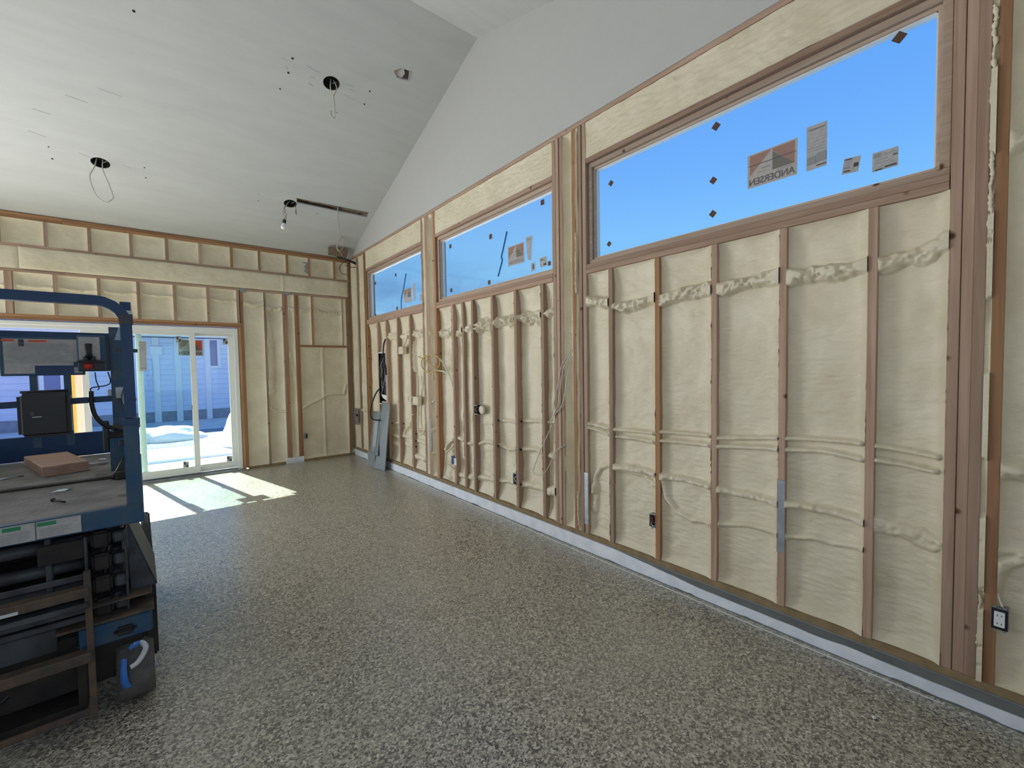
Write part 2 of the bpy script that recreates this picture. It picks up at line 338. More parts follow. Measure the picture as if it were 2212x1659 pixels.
# ================================================================ SETTING
W, FY, ZP = 2.783, 8.087, 3.61          # stud face of right wall, stud face of far wall, top of plates
RIDGE_Y, RIDGE_Z = 3.896, 5.10
S1 = (RIDGE_Z-ZP)/(FY-RIDGE_Y); S2 = .31
XL, YB = -5.5, -.85
# floor
bm = bmesh.new(); add_box(bm, XL-.2, W+.16, YB-.2, FY+.02, -.12, 0, 0)
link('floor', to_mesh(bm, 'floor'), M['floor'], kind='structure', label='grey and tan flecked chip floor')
# ------------------------------------------------ right wall
wr = empty('wall_right', kind='structure', label='framed right wall with spray foam between studs under clerestory windows')
WINS = [(.284, 2.416, 2.42, 3.245), (2.811, 4.925, 2.42, 3.245), (5.312, 7.308, 2.42, 3.245)]   # rough openings y0,y1,z0,z1
sh = [(W+.140, W+.155, YB, FY+.15, .0, 2.42), (W+.140, W+.155, YB, FY+.15, 3.245, 3.62)]
ys = [YB]+[v for w_ in WINS for v in w_[:2]]+[FY+.15]
for a, b_ in zip(ys[0::2], ys[1::2]): sh.append((W+.140, W+.155, a, b_, 2.42, 3.245))
boxes('sheathing', sh, M['sheath'], wr, 0)
ZB0, ZB1 = .112, .152
for a, b_ in ((YB, 2.6), (2.6, 5.3), (5.3, FY+.14)):
    box('bottom_plate', W, W+.14, a, b_, ZB0, ZB1, M['treated'], wr)
for a, b_ in ((YB, 2.75), (2.75, 5.25), (5.25, FY+.14)):
    box('top_plate', W-.004, W+.14, a, b_, 3.575, ZP, M['wood_y'], wr)
def stud(y, z0=ZB1, z1=3.575, kind='wood', w_=.038, dx=0.0, deep=.139):
    return box('stud', W+dx, W+deep, y-w_/2, y+w_/2, z0, z1, M[kind+'_z'], wr)
for y, k, dx in ((8.05, 'orange', 0), (7.73, 'wood', 0), (7.385, 'orange', 0), (7.33, 'orange', .004), (5.29, 'wood', 0), (5.18, 'wood', -.002), (5.14, 'wood', .0),
                 (4.985, 'wood', .0), (4.945, 'orange', .0), (2.79, 'wood', 0), (2.745, 'pale', -.004), (2.70, 'wood', 0), (2.555, 'orange', 0), (2.488, 'wood', .004), (2.437, 'pale', 0),
                 (.262, 'wood', 0), (.222, 'wood', .003), (.184, 'wood', 0), (.128, 'orange', .0), (-.27, 'wood', 0), (-.68, 'wood', 0)):
    stud(y, kind=k, dx=dx)
ZS = 2.345
for y, k in ((6.87, 'wood'), (6.53, 'wood'), (6.12, 'wood'), (5.70, 'wood'), (4.547, 'wood'), (4.318, 'wood'), (4.12, 'wood'), (3.741, 'wood'), (3.354, 'wood'), (2.96, 'wood'),
             (2.173, 'wood'), (1.759, 'orange'), (1.348, 'wood'), (.952, 'wood'), (.551, 'wood')):
    stud(y, z1=ZS, kind=k)
for (y0, y1, z0, z1) in WINS:                       # sill plates, header board and jack studs of each opening
    box('sill_plate', W-.002, W+.139, y0, y1, ZS, ZS+.037, M['wood_y'], wr)
    box('sill_plate', W, W+.139, y0, y1, ZS+.038, z0, M['wood_y'], wr)
    box('header_board', W, W+.139, y0, y1, z1, z1+.038, M['wood_y'], wr)
# steel nail plates on the stud faces
for y, z0, z1 in ((2.437, onX(1264, 1131, W).z, onX(1264, 1020, W).z), (.952, onX(1688, 1194, W).z, onX(1688, 1037, W).z), (5.14, onX(931, 975, W).z, onX(929, 905, W).z)):
    box('nail_plate', W-.005, W-.001, y-.021, y+.021, z0, z1, M['galv'], wr, .001, label='grey steel nail plate')
# ridge polylines given where they run on the wall plane
def RP(*px): return [(lambda v: (v.y, v.z))(onX(a, b_, W+.05)) for a, b_ in px]
up, th, md_ = (.045, .070, .55), (.016, .044, .12), (.025, .054, .25)
R1 = {
 0: [(RP((1275, 650), (1318, 656)), *up[:2], .5), (RP((1277, 914), (1320, 925)), *th), (RP((1277, 922), (1320, 938)), *th),
     (RP((1286, 1060), (1287, 1030), (1300, 1008), (1320, 1003)), .022, .026, .2), (RP((1287, 1100), (1288, 1050)), .03, .02, .2)],
 1: [(RP((1335, 660), (1370, 663), (1420, 645)), *up), (RP((1333, 927), (1416, 935)), *th), (RP((1337, 942), (1416, 953)), *th),
     (RP((1330, 1006), (1370, 1010), (1418, 1022)), *md_), (RP((1335, 1012), (1390, 1024), (1414, 1046)), .022, .024, .2)],
 2: [(RP((1438, 648), (1480, 634), (1535, 627)), *up), (RP((1434, 932), (1535, 940)), *th), (RP((1436, 951), (1535, 960)), *th),
     (RP((1434, 1026), (1480, 1035), (1535, 1048)), *md_), (RP((1436, 1030), (1443, 1075), (1462, 1103), (1495, 1122), (1535, 1127)), .02, .026, .15)],
 3: [(RP((1562, 625), (1620, 610), (1682, 600)), *up), (RP((1556, 945), (1620, 946), (1682, 944)), *th), (RP((1557, 963), (1682, 968)), *th),
     (RP((1558, 1056), (1620, 1070), (1682, 1084)), *md_), (RP((1553, 1130), (1620, 1134), (1682, 1150)), .02, .026, .15)],
 4: [(RP((1710, 600), (1780, 592), (1880, 576)), *up), (RP((1706, 946), (1780, 949), (1862, 956)), *th), (RP((1706, 970), (1780, 974), (1862, 990)), *th),
     (RP((1700, 1084), (1780, 1100), (1862, 1122)), *md_), (RP((1698, 1156), (1760, 1160), (1800, 1172), (1862, 1180)), .02, .028, .15)],
 5: [(RP((1910, 570), (1960, 558), (2035, 530)), .05, .045, .5), (RP((1900, 962), (2025, 985)), *th), (RP((1900, 992), (2020, 1016)), *th),
     (RP((1893, 1128), (1940, 1140), (2012, 1168)), .045, .03, .35)]}
bays1 = [(2.192, 2.418), (1.778, 2.154), (1.367, 1.740), (.971, 1.329), (.570, .933), (.281, .532)]
for i, (a, b_) in enumerate(bays1): foam('R', a, b_, ZB1, ZS, .060, wr, R1[i], step=.0065 if i > 1 else .008, edge=.03, lip=.5)
foam('R', 2.574, 2.681, ZB1, 3.575, .075, wr, [(RP((1225, 960), (1228, 990), (1226, 1060)), .015, .03, .3)], step=.009)
foam('R', 2.507, 2.536, ZB1, 3.575, .12, wr, step=.009)
R2 = {
 0: [(RP((955, 720), (976, 718)), .05, .05, .8), (RP((966, 1000), (982, 1010)), .03, .04, .3), (RP((962, 970), (968, 955), (981, 948)), .022, .05, .3)],
 1: [(RP((990, 722), (1001, 716)), .05, .05, .8), (RP((990, 945), (1002, 950)), .03, .04, .3), (RP((990, 1024), (1003, 1028)), .03, .03, .3)],
 2: [(RP((1008, 713), (1020, 708)), .035, .05, .8), (RP((1012, 957), (1021, 958)), .02, .03, .3), (RP((1014, 1028), (1021, 1030)), .035, .03, .3)],
 3: [(RP((1032, 706), (1062, 706)), .07, .06, 1.0), (RP((1036, 914), (1062, 916)), .01, .012), (RP((1032, 960), (1045, 954), (1064, 957)), .022, .034, .2), (RP((1032, 1030), (1066, 1036)), .03, .035, .3)],
 4: [(RP((1075, 698), (1109, 690)), .055, .055, .9), (RP((1079, 908), (1113, 911)), .016, .03, .1), (RP((1079, 962), (1096, 972), (1114, 968)), .024, .034, .25), (RP((1082, 1038), (1114, 1044)), .026, .03, .25)],
 5: [(RP((1128, 687), (1168, 684)), .055, .055, .9), (RP((1129, 910), (1172, 910)), .018, .032, .1), (RP((1129, 971), (1155, 970), (1173, 977)), .024, .034, .2), (RP((1129, 1046), (1174, 1055)), .034, .036, .2)],
 6: [(RP((1186, 678), (1196, 672)), .04, .05, .8), (RP((1186, 912), (1202, 912)), .014, .03), (RP((1190, 983), (1202, 988)), .03, .04, .3), (RP((1190, 1060), (1204, 1058)), .045, .05, .3)]}
bays2 = [(4.566, 4.926), (4.337, 4.528), (4.139, 4.299), (3.760, 4.101), (3.373, 3.722), (2.979, 3.335), (2.809, 2.941)]
for i, (a, b_) in enumerate(bays2): foam('R', a, b_, ZB1, ZS, .105 if i != 2 else .08, wr, R2[i], step=.010, edge=.075, lip=.62)
foam('R', 5.004, 5.121, ZB1, 3.575, .09, wr, [(RP((928, 719), (936, 720)), .03, .04, .6), (RP((936, 975), (943, 978)), .02, .03, .3), (RP((938, 935), (943, 925)), .02, .03, .3)], step=.010)
R3 = {1: [(RP((818, 890), (826, 925), (838, 960)), .02, .04, .2)],
      2: [(RP((841, 728), (857, 726)), .05, .04, .7), (RP((850, 914), (862, 912)), .014, .03, .1), (RP((849, 940), (866, 948)), .03, .04, .4), (RP((851, 957), (868, 963)), .03, .04, .4)],
      3: [(RP((868, 726), (884, 724)), .05, .04, .7), (RP((888, 912), (874, 930), (872, 942), (888, 948)), .02, .045, .3), (RP((875, 958), (892, 970)), .03, .04, .4)],
      4: [(RP((893, 722), (909, 720)), .05, .05, .7), (RP((904, 930), (915, 928)), .02, .03, .3), (RP((902, 952), (917, 958)), .03, .04, .3), (RP((900, 985), (916, 993)), .04, .05, .3), (RP((893, 740), (896, 800)), .03, .04, .3)]}
bays3 = [(6.889, 7.311), (6.549, 6.851), (6.139, 6.511), (5.719, 6.101), (5.309, 5.681)]
for i, (a, b_) in enumerate(bays3):
    if i == 1:      # the bay with the recessed breaker box: foam above and below it
        foam('R', a, b_, ZB1, 1.06, .10, wr, R3[1], step=.012, edge=.07, lip=.6); foam('R', a, b_, 1.83, ZS, .10, wr, step=.012, edge=.07, lip=.6)
    else: foam('R', a, b_, ZB1, ZS, .105, wr, R3.get(i, ()), step=.012, edge=.075, lip=.6)
foam('R', 5.199, 5.271, ZB1, 3.575, .04, wr, step=.012)
foam('R', 7.404, 7.711, ZB1, 3.575, .075, wr, [(RP((783, 885), (792, 887)), .02, .03, .3)], step=.013, edge=.07, lip=.4)
foam('R', 7.749, 8.031, ZB1, 3.575, .075, wr, step=.013, edge=.05)
for (a, b_) in ((.283, 2.417), (2.810, 4.925), (5.311, 7.310)):                 # foam over each header, nearly flush
    foam('R', a, b_, 3.285, 3.573, .010, wr, step=.010, edge=.02, lump=.006, ripple=.007)
foam('R', .147, .165, ZB1, 3.575, .06, wr, [([(0.155, a_), (0.155, a_+.25)], .05, .06, 1.0) for a_ in (.2, .6, 1.2, 1.9, 2.5)], step=.008)
foam('R', -.251, .109, ZB1, 3.575, .045, wr, [(RP((2160, 1003), (2212, 1012)), .03, .03, .3), (RP((2160, 1022), (2185, 1016), (2212, 1024)), .03, .03, .3), (RP((2150, 1183), (2212, 1192)), .018, .022, .3),
     (RP((2153, 1260), (2158, 1235), (2175, 1215), (2212, 1205)), .022, .026, .3), (RP((2165, 330), (2212, 300)), .06, .03, .6)], step=.008, edge=.022)
foam('R', -.661, -.289, ZB1, 3.575, .045, wr, step=.02) 
# foam beads squeezed out beside the stud gaps
for y, z0, z1 in ((2.532, .2, .55), (2.532, 2.2, 2.75), (.158, 2.05, 3.1), (.158, .15, .6)):
    n_ = int((z1-z0)/.03); pts = [Vector((W-.001+random.uniform(-.004, .002), y+random.uniform(-.004, .004), z0+k*.03)) for k in range(n_)]
    tube('foam_bead', pts, [random.uniform(.003, .010) for _ in range((len(pts)-1)*3+1)], M['foam'], wr, seg=6, n=3)
# small dark drilled holes where cables pass through studs
for px, py in ((1277, 914), (1334, 927), (1338, 942), (1434, 932), (1437, 951), (1555, 945), (1557, 964), (1434, 1026), (1554, 1131), (1699, 1154), (1911, 569),
               (1079, 908), (1129, 910), (1079, 963), (1128, 971), (1128, 1046), (849, 914), (874, 915), (901, 937), (901, 952), (901, 965), (937, 935), (938, 972), (957, 721), (1180, 679)):
    v = onX(px, py, W+.04); cyl('cable_hole', v+Vector((-.014, -.004, 0)), v+Vector((-.014, .006, 0)), .009 if v.y < 3 else .012, M['dark'], wr, 8)
# ---- concrete curb under the wall
cb = empty('baseboard_right', kind='structure', label='low concrete curb, white primed with grey membrane, along the right wall')
box('curb_core', W+.004, W+.14, YB, FY+.1, -.01, ZB0, M['curb'], cb, 0)
def strip(name, xs, y0, y1, zlo, zhi, mat, parent, n=160, th=.003):
    bm = bmesh.new(); prev = None
    for i in range(n+1):
        y = y0+(y1-y0)*i/n; a, b_ = zlo(y), zhi(y)
        c = [bm.verts.new((xs, y, a)), bm.verts.new((xs, y, b_)), bm.verts.new((xs+th, y, b_)), bm.verts.new((xs+th, y, a))]
        if prev:
            for k in range(4): bm.faces.new((prev[k], c[k], c[(k+1) % 4], prev[(k+1) % 4]))
        else: bm.faces.new(c)
        prev = c
    bm.faces.new(prev); bmesh.ops.recalc_face_normals(bm, faces=bm.faces); return link(name, to_mesh(bm, name), mat, parent)
def wv(y, s, k): return float(fbm(np.array([y*k+s]), np.array([s*1.7]), 5, 3)[0])
strip('membrane', W-.002, YB, FY-.05, lambda y: .03, lambda y: ZB0-.002, M['flashing'], cb)
strip('white_coat', W-.008, YB, FY-.05, lambda y: -.002, lambda y: min(.109, .122-.062*max(0, min(1, (3.0-y)/2.8))+.07*wv(y, 3, .8)+.03*wv(y, 9, 4)), M['curb'], cb, n=300, th=.006)
strip('plate_flashing_edge', W-.004, YB, FY-.05, lambda y: ZB0-.004, lambda y: ZB0+.002, M['galv'], cb, n=4)
# rough skirt of mortar at the foot
strip('mortar_skirt', W-.018, YB, FY-.1, lambda y: -.001, lambda y: .0006+.05*max(0, wv(y, 5, 7)-.03), M['flashing'], cb, n=500, th=.010)

# ---------------------------------------------------------------- clerestory windows
GX = W+.075
def text_mesh(body, size):
    cu = bpy.data.curves.new('t', 'FONT'); cu.body = body; cu.size = size; cu.align_x = 'CENTER'; cu.extrude = .0; cu.offset = .012*size
    ob = bpy.data.objects.new('t', cu); COL.objects.link(ob); dg = bpy.context.evaluated_depsgraph_get(); me = bpy.data.meshes.new_from_object(ob.evaluated_get(dg))
    bpy.data.objects.remove(ob); return me
def uvmap(quad):
    """unit square -> world quad (corners: bottom-left, bottom-right, top-right, top-left as seen from inside)"""
    a, b_, c, d = [Vector(q) for q in quad]
    return lambda u, v: (a*(1-u)+b_*u)*(1-v)+(d*(1-u)+c*u)*v
def sticker(parent, quad, nrm, shapes, base, name='sticker', lettering=None, lmat=None, lbl=None):
    """quad corners as seen from inside; shapes = (material, polygon in 0..1 coordinates); the back of the pane is mirrored writing"""
    s = plate(name, quad, nrm, .0008, base, parent)
    if lbl: s['label'] = lbl
    f = uvmap(quad); off = Vector(nrm).normalized()
    for i, (mt, poly) in enumerate(shapes):
        plate('print', [f(u, v)+off*(.0009+.0002*i) for u, v in poly], nrm, .0004, mt, s)
    if lettering:
        for body, u0, u1, v0, v1 in lettering:
            me = text_mesh(body, 1.0); xs = [v.co.x for v in me.vertices]; ys_ = [v.co.y for v in me.vertices]
            x0, x1, y0, y1 = min(xs), max(xs), min(ys_), max(ys_)
            for v in me.vertices:                       # mirrored: it is read from outside
                uu = 1-(v.co.x-x0)/(x1-x0); vv = (v.co.y-y0)/(y1-y0); v.co = f(u0+uu*(u1-u0), v0+vv*(v1-v0))+off*.0022
            link('lettering', me, lmat or M['print_grey'], s)
    return s
def bars(rows, u0=.06, u1=.94, mat='print_grey', h=.03, rnd=random):
    out = []
    for v in rows: out.append((M[mat], [(u0, v), (u0+(u1-u0)*rnd.uniform(.6, 1), v), (u0+(u1-u0)*rnd.uniform(.6, 1), v+h), (u0, v+h)]))
    return out
def qX(*p, x=GX): return [onX(a, b_, x-.005) for a, b_ in p]
LOGO = [(M['print_terra'], [(.05, .35), (.5, .96), (.05, .96)]), (M['print_terra'], [(.52, .90), (.52, .96), (.95, .96), (.95, .35)]), (M['print_olive'], [(.52, .35), (.95, .35), (.52, .88)]),
        (M['print_dark'], [(.02, .645), (.98, .645), (.98, .66), (.02, .66)]), (M['print_grey'], [(.30, .48), (.47, .48), (.47, .52), (.30, .52)]), (M['print_grey'], [(.20, .40), (.40, .40), (.40, .415), (.20, .415)]),
        (M['print_grey'], [(.60, .30), (.90, .30), (.90, .315), (.60, .315)])]
names = ['large clerestory window nearest the camera on the right wall', 'middle clerestory window of the right wall with a blue tape streak', 'farthest and smallest clerestory window, by the far corner']
wins = []
for i, (y0, y1, z0, z1) in enumerate(WINS):
    w_ = empty('window_%d' % (i+1), kind='structure', label=names[i]); wins.append(w_)
    t0, xa, xb = .036, W+.030, W+.125
    y0i, y1i, z0i, z1i = y0+.001, y1-.001, z0+.001, z1-.001
    fm = [(xa, xb, y0i, y1i, z0i, z0i+t0), (xa, xb, y0i, y1i, z1i-t0, z1i), (xa, xb, y0i, y0i+t0, z0i+t0, z1i-t0), (xa, xb, y1i-t0, y1i, z0i+t0, z1i-t0)]
    boxes('window_frame', fm, M['winwood'], w_, .003)
    k = t0+.018; st = [(GX-.022, GX+.02, y0i+t0, y1i-t0, z0i+t0, z0i+k), (GX-.022, GX+.02, y0i+t0, y1i-t0, z1i-k, z1i-t0), (GX-.022, GX+.02, y0i+t0, y0i+k, z0i+k, z1i-k), (GX-.022, GX+.02, y1i-k, y1i-t0, z0i+k, z1i-k)]
    boxes('glazing_stop', st, M['winwood'], w_, .003)
    k2 = k+.006; st = [(GX-.006, GX+.03, y0i+k, y1i-k, z0i+k, z0i+k2), (GX-.006, GX+.03, y0i+k, y1i-k, z1i-k2, z1i-k), (GX-.006, GX+.03, y0i+k, y0i+k2, z0i+k, z1i-k), (GX-.006, GX+.03, y1i-k2, y1i-k, z0i+k, z1i-k)]
    boxes('gasket', st, M['vinyl'], w_, 0)
    box('pane', GX, GX+.006, y0i+k+.001, y1i-k-.001, z0i+k+.001, z1i-k-.001, M['glass'], w_, 0)
def pad(w_, cx, cy, r, diamond=False):
    c = onX(cx, cy, GX-.004); s = r
    q = [(-s, 0), (0, -s), (s, 0), (0, s)] if diamond else [(-s*.75, -s*.8), (s*.75, -s*.8), (s*.75, s*.8), (-s*.75, s*.8)]
    plate('corner_pad', [Vector((c.x, c.y+a, c.z+b_)) for a, b_ in q], (-1, 0, 0), .003, M['brown'], w_)
w1, w2, w3 = wins
for p in ((1547, 273, .030), (1541, 390, .026), (1540, 462, .026), (1943, 81, .030), (1320, 396, .026), (1316, 527, .024)): pad(w1, *p, True)
sticker(w1, qX((1615, 409), (1722, 376), (1723, 297), (1615, 338)), (-1, 0, 0), LOGO, M['paper'], lettering=[('ANDERSEN', .04, .96, .06, .26)], lmat=basic('charcoal_lettering', (.13, .12, .12), .7), lbl='large square maker sticker with terracotta triangles and mirrored lettering')
def ub(u0, u1, v0, v1, m='print_grey'): return (M[m], [(u0, v0), (u1, v0), (u1, v1), (u0, v1)])
sticker(w1, qX((1742, 371), (1786, 356), (1787, 260), (1743, 276)), (-1, 0, 0), [ub(.1, .9, .90, .915, 'print_dark'), ub(.15, .85, .875, .885)]+[ub(.05, .95, v, v+.006) for v in (.70, .62, .55, .48, .41)]+[ub(.04, .45, .12, .3), ub(.5, .96, .14, .34), ub(.5, .97, .05, .07, 'print_dark')], M['paper2'], lbl='tall narrow paper label')
sticker(w1, qX((1818, 378), (1854, 370), (1860, 335), (1824, 344)), (-1, 0, 0), [ub(.05, .5, .88, .95, 'print_dark'), ub(.1, .55, .7, .76), ub(.1, .5, .55, .6), ub(.06, .45, .3, .45), ub(.1, .5, .12, .2, 'print_dark'), ub(.65, .92, .35, .6, 'print_dark')], M['paper2'])
sticker(w1, qX((1884, 373), (1940, 357), (1941, 315), (1885, 332)), (-1, 0, 0), [ub(.05, .33, .70, .92), ub(.45, .9, .8, .83), ub(.1, .6, .55, .58), ub(.08, .7, .4, .43), ub(.5, .95, .08, .16, 'print_dark'), ub(.12, .4, .03, .09, 'print_dark'), ub(.8, .97, .6, .66, 'print_dark')], M['paper2'])
for p in ((973, 532, .03), (1060, 511, .032), (1172, 437, .030), (975, 627, .028), (1057, 610, .028), (1187, 569, .024)): pad(w2, *p)
sticker(w2, qX((1098, 576), (1133, 566), (1132, 522), (1097, 535)), (-1, 0, 0), LOGO, M['paper'], lettering=[('ANDERSEN', .04, .96, .06, .26)], lbl='square maker sticker with triangles')
sticker(w2, qX((1140, 561), (1147, 562), (1150, 508), (1136, 513)), (-1, 0, 0), [ub(.1, .9, .85, .9)], M['paper2'])
sticker(w2, qX((1148, 587), (1156, 583), (1156, 566), (1147, 569)), (-1, 0, 0), [ub(.4, .7, .2, .8, 'print_dark')], M['paper2'])
sticker(w2, qX((1167, 578), (1182, 573), (1181, 553), (1166, 558)), (-1, 0, 0), [ub(.1, .5, .7, .8, 'print_dark'), ub(.5, .9, .1, .3, 'print_dark')], M['paper2'])
for w_, pts in ((w2, [(1095, 500), (1088, 533), (1083, 556), (1085, 562), (1076, 597)]), (w3, [(877, 591), (872, 622), (867, 645), (867, 674)])):
    tube('tape_streak', [onX(a, b_, GX-.006) for a, b_ in pts], .008, basic('blue_tape_strip', (.02, .16, .32), .6), w_, n=3)
for p in ((811, 612, .03), (855, 594, .03), (911, 554, .03), (858, 666, .03), (812, 681, .025)): pad(w3, *p)
sticker(w3, qX((874, 655), (889, 650), (888, 621), (872, 626)), (-1, 0, 0), LOGO, M['paper'])
sticker(w3, qX((894, 650), (898, 648), (897, 612), (892, 614)), (-1, 0, 0), [], M['paper2'])
sticker(w3, qX((908, 651), (914, 649), (913, 634), (907, 636)), (-1, 0, 0), [], M['paper2'])

# ------------------------------------------------ far wall
wf = empty('wall_far', kind='structure', label='framed far wall with spray foam around the sliding door')
DX0, DX1, DZ = -5.35, 1.0, 2.285  # opening stretched out of view to admit the added fill lamp
boxes('sheathing', [(XL, W+.14, FY+.14, FY+.155, 2.30, 3.62), (DX1+.03, W+.14, FY+.14, FY+.155, 0, 2.30), (XL, DX0-.03, FY+.14, FY+.155, 0, 2.30)], M['sheath'], wf, 0)
for a, b_ in ((XL, -.9), (-.9, W)):
    box('top_plate', a, b_, FY-.002, FY+.139, 3.565, 3.60, M['orange_x'], wf); box('top_plate', a, b_, FY+.004, FY+.139, 3.527, 3.564, M['orange_x'], wf)
    box('middle_plate', a, b_, FY, FY+.139, 3.18, 3.215, M['wood_x'], wf)
    box('lower_plate', a, min(b_, 2.72), FY-.004, FY+.139, 2.868, 2.905, M['wood_x'], wf)
UX_ = [-3.06, -2.66, -2.26, -1.86, -1.456, -1.056, -.653, -.234, .154, .548, .949, 1.33, 1.739, 2.088, 2.508, 2.76]
for x in UX_: box('cripple_stud', x-.019, x+.019, FY, FY+.139, 3.215, 3.527, M['orange_z' if x > .9 else 'wood_z'], wf)
for a, b_ in zip([-3.46]+UX_[:-1], UX_):
    if b_ > -2.3: foam('F', a+.019, b_-.019, 3.216, 3.526, .045, wf, step=.011, edge=.03)
beam_r = [([(-2.3, 2.96), (-1.4, 2.98)], .02, .01, .3), ([(1.66, 2.91), (1.66, 3.175)], .02, .01, .4)]
foam('F', XL, -1.3, 2.906, 3.178, -.02, wf, step=.03, edge=.02, name='foam_over_beam'); foam('F', -1.3, 2.74, 2.906, 3.178, -.02, wf, beam_r, step=.012, edge=.02, lump=.012, proud=.014, name='foam_over_beam')
LX = [-2.62, -2.22, -1.82, -1.415, -.998, -.586, -.182, .221, .623, 1.012]
for x in LX: box('cripple_stud', x-.019, x+.019, FY, FY+.139, 2.345, 2.868, M['wood_z'], wf)
box('cripple_stud', -1.40, -1.365, FY, FY+.139, 2.345, 2.868, M['wood_z'], wf)
for a, b_ in zip(LX[:-1], LX[1:]):
    a2 = -1.36 if abs(a+1.415) < .01 else a+.019
    if b_ > -1.9: foam('F', a2, b_-.019, 2.346, 2.867, .055, wf, [([(a2+.04, 2.70), ((a+b_)/2, 2.683+random.uniform(-.01, .01)), (b_-.04, 2.70)], .018, .035, .4)], step=.010, edge=.03)
box('door_header', DX0, 1.055, FY-.002, FY+.139, 2.312, 2.345, M['orange_x'], wf); box('door_header', DX0, 1.055, FY+.003, FY+.139, 2.285, 2.311, M['orange_x'], wf)
for x0, x1, k in ((1.002, 1.040, 'orange'), (1.041, 1.078, 'orange')): box('door_stud', x0, x1, FY, FY+.139, .0 if x0 < 1.01 else .04, 2.285 if x0 < 1.01 else 2.865, M[k+'_z'], wf)
box('bottom_plate', 1.08, 1.62, FY, FY+.139, .0, .038, M['treated'], wf); box('bottom_plate', 1.90, W, FY, FY+.139, .0, .038, M['treated'], wf)
foam('F', 1.08, 1.37, .04, 2.866, .035, wf, [([(1.10, 2.66), (1.25, 2.64), (1.37, 2.68)], .04, .05, .6)], step=.012, edge=.045)
box('stud', 1.375, 1.40, FY+.01, FY+.139, .04, 2.866, M['wood_z'], wf)
foam('F', 1.40, 1.645, .04, 2.866, .075, wf, [([(1.42, 2.62), (1.60, 2.60)], .04, .05, .6), ([(1.42, .97), (1.5, .90), (1.63, .89)], .02, .035, .2), ([(1.42, 2.5), (1.47, 1.9), (1.45, 1.2)], .05, .03, .3)], step=.012, edge=.05)
for x0, x1, k in ((1.648, 1.684, 'wood'), (1.686, 1.722, 'orange'), (1.826, 1.862, 'orange'), (1.864, 1.90, 'orange')): box('stud', x0, x1, FY, FY+.139, .10, 2.866, M[k+'_z'], wf)
foam('F', 1.722, 1.826, .10, 2.866, .05, wf, [([(1.74, 2.64), (1.81, 2.62)], .03, .04, .6), ([(1.74, 1.9), (1.80, 1.5)], .02, .02, .3)], step=.012)
box('stud', 2.095, 2.133, FY, FY+.139, 2.02, 2.866, M['orange_z'], wf)
box('stud', 2.62, 2.658, FY+.04, FY+.139, 2.02, 2.866, M['wood_z'], wf); box('stud', 2.69, 2.73, FY, FY+.139, .04, 2.866, M['orange_z'], wf)
box('ledger', 1.90, 2.69, FY-.003, FY+.139, 1.985, 2.02, M['orange_x'], wf)
foam('F', 1.90, 2.095, 2.02, 2.866, .045, wf, [([(1.92, 2.62), (2.08, 2.61)], .04, .04, .6)], step=.012, edge=.03)
foam('F', 2.133, 2.62, 2.02, 2.866, .045, wf, [([(2.15, 2.62), (2.4, 2.58), (2.6, 2.60)], .04, .04, .6)], step=.012, edge=.035)
foam('F', 2.63, 2.69, 2.02, 2.866, .03, wf, step=.012)
foam('F', 1.90, 2.69, .04, 1.984, .055, wf, [([(2.28, .05), (2.27, 1.97)], .022, .022, .2), ([(1.93, .93), (2.05, 1.0), (2.26, 1.09)], .022, .03, .2), ([(2.31, 1.13), (2.42, 1.15), (2.62, 1.14), (2.66, 1.3)], .022, .035, .2)], step=.012, edge=.04)
foam('F', 2.73, W+.13, .04, 3.5, .08, wf, step=.014)
box('grey_block', 1.62, 1.90, FY-.012, FY+.1, 0, .098, M['curb'], wf, .003, label='pale grey concrete curb block')
boxes('strap_tie', [(onY(619, 628, FY).x-.03, onY(619, 628, FY).x+.03, FY-.008, FY-.005, 2.85, 2.93), (1.05, 1.13, FY-.008, FY-.005, 2.84, 2.92)], M['galv'], wf, .001)
# foam fringe and red spray marks skipped except the arrow mark on the beam
for pts in ([(1.05, 2.93), (1.14, 3.08)], [(1.14, 3.08), (1.26, 2.96)]):
    tube('red_paint_mark', [Vector((x, FY-.018, z)) for x, z in pts], .004, basic('red_marker', (.45, .09, .05), .7), wf, n=1)
# ------------------------------------------------ sliding door
dr = empty('door_1', kind='structure', label='white three panel sliding glass door, its left end slid open')
YD = FY+.035
def frame_boxes(x0, x1, z0, z1, t, y0, y1, tb=None): tb = tb or t; return [(x0, x1, y0, y1, z0, z0+tb), (x0, x1, y0, y1, z1-t, z1), (x0, x0+t, y0, y1, z0+tb, z1-t), (x1-t, x1, y0, y1, z0+tb, z1-t)]
boxes('door_frame', [(DX0, .995, YD-.03, YD+.10, 2.215, 2.262), (.935, .995, YD-.03, YD+.10, .02, 2.215), (DX0, DX0+.05, YD-.03, YD+.10, .02, 2.215)], M['vinyl'], dr, .004)
box('inner_track', DX0, .94, YD-.018, YD-.010, 2.17, 2.215, M['vinyl'], dr, .001)
box('threshold', DX0, 1.0, YD-.05, YD+.12, -.005, .028, M['galv'], dr, .002, label='grey metal threshold'); box('threshold_track', DX0, .94, YD+.03, YD+.04, .028, .045, M['galv'], dr, .001)
def sash(x0, x1, y, lbl):
    s = boxes('door_panel', frame_boxes(x0, x1, .045, 2.205, .072, y-.018, y+.018, .11), M['vinyl'], dr, .004, label=lbl)
    box('pane', x0+.07, x1-.07, y-.003, y+.003, .15, 2.135, M['doorglass'], s, 0); return s
sash(-.245, .935, YD+.062, 'right fixed glass panel of the sliding door')
s2 = sash(-.80, .445, YD+.012, 'sliding glass panel parked over the fixed one')
box('door_latch', .355, .375, YD-.012, YD-.006, 1.02, 1.09, M['galv'], dr, .002)
NY = (0, -1, 0)
def qY(*p, y): return [onY(a, b_, y) for a, b_ in p]
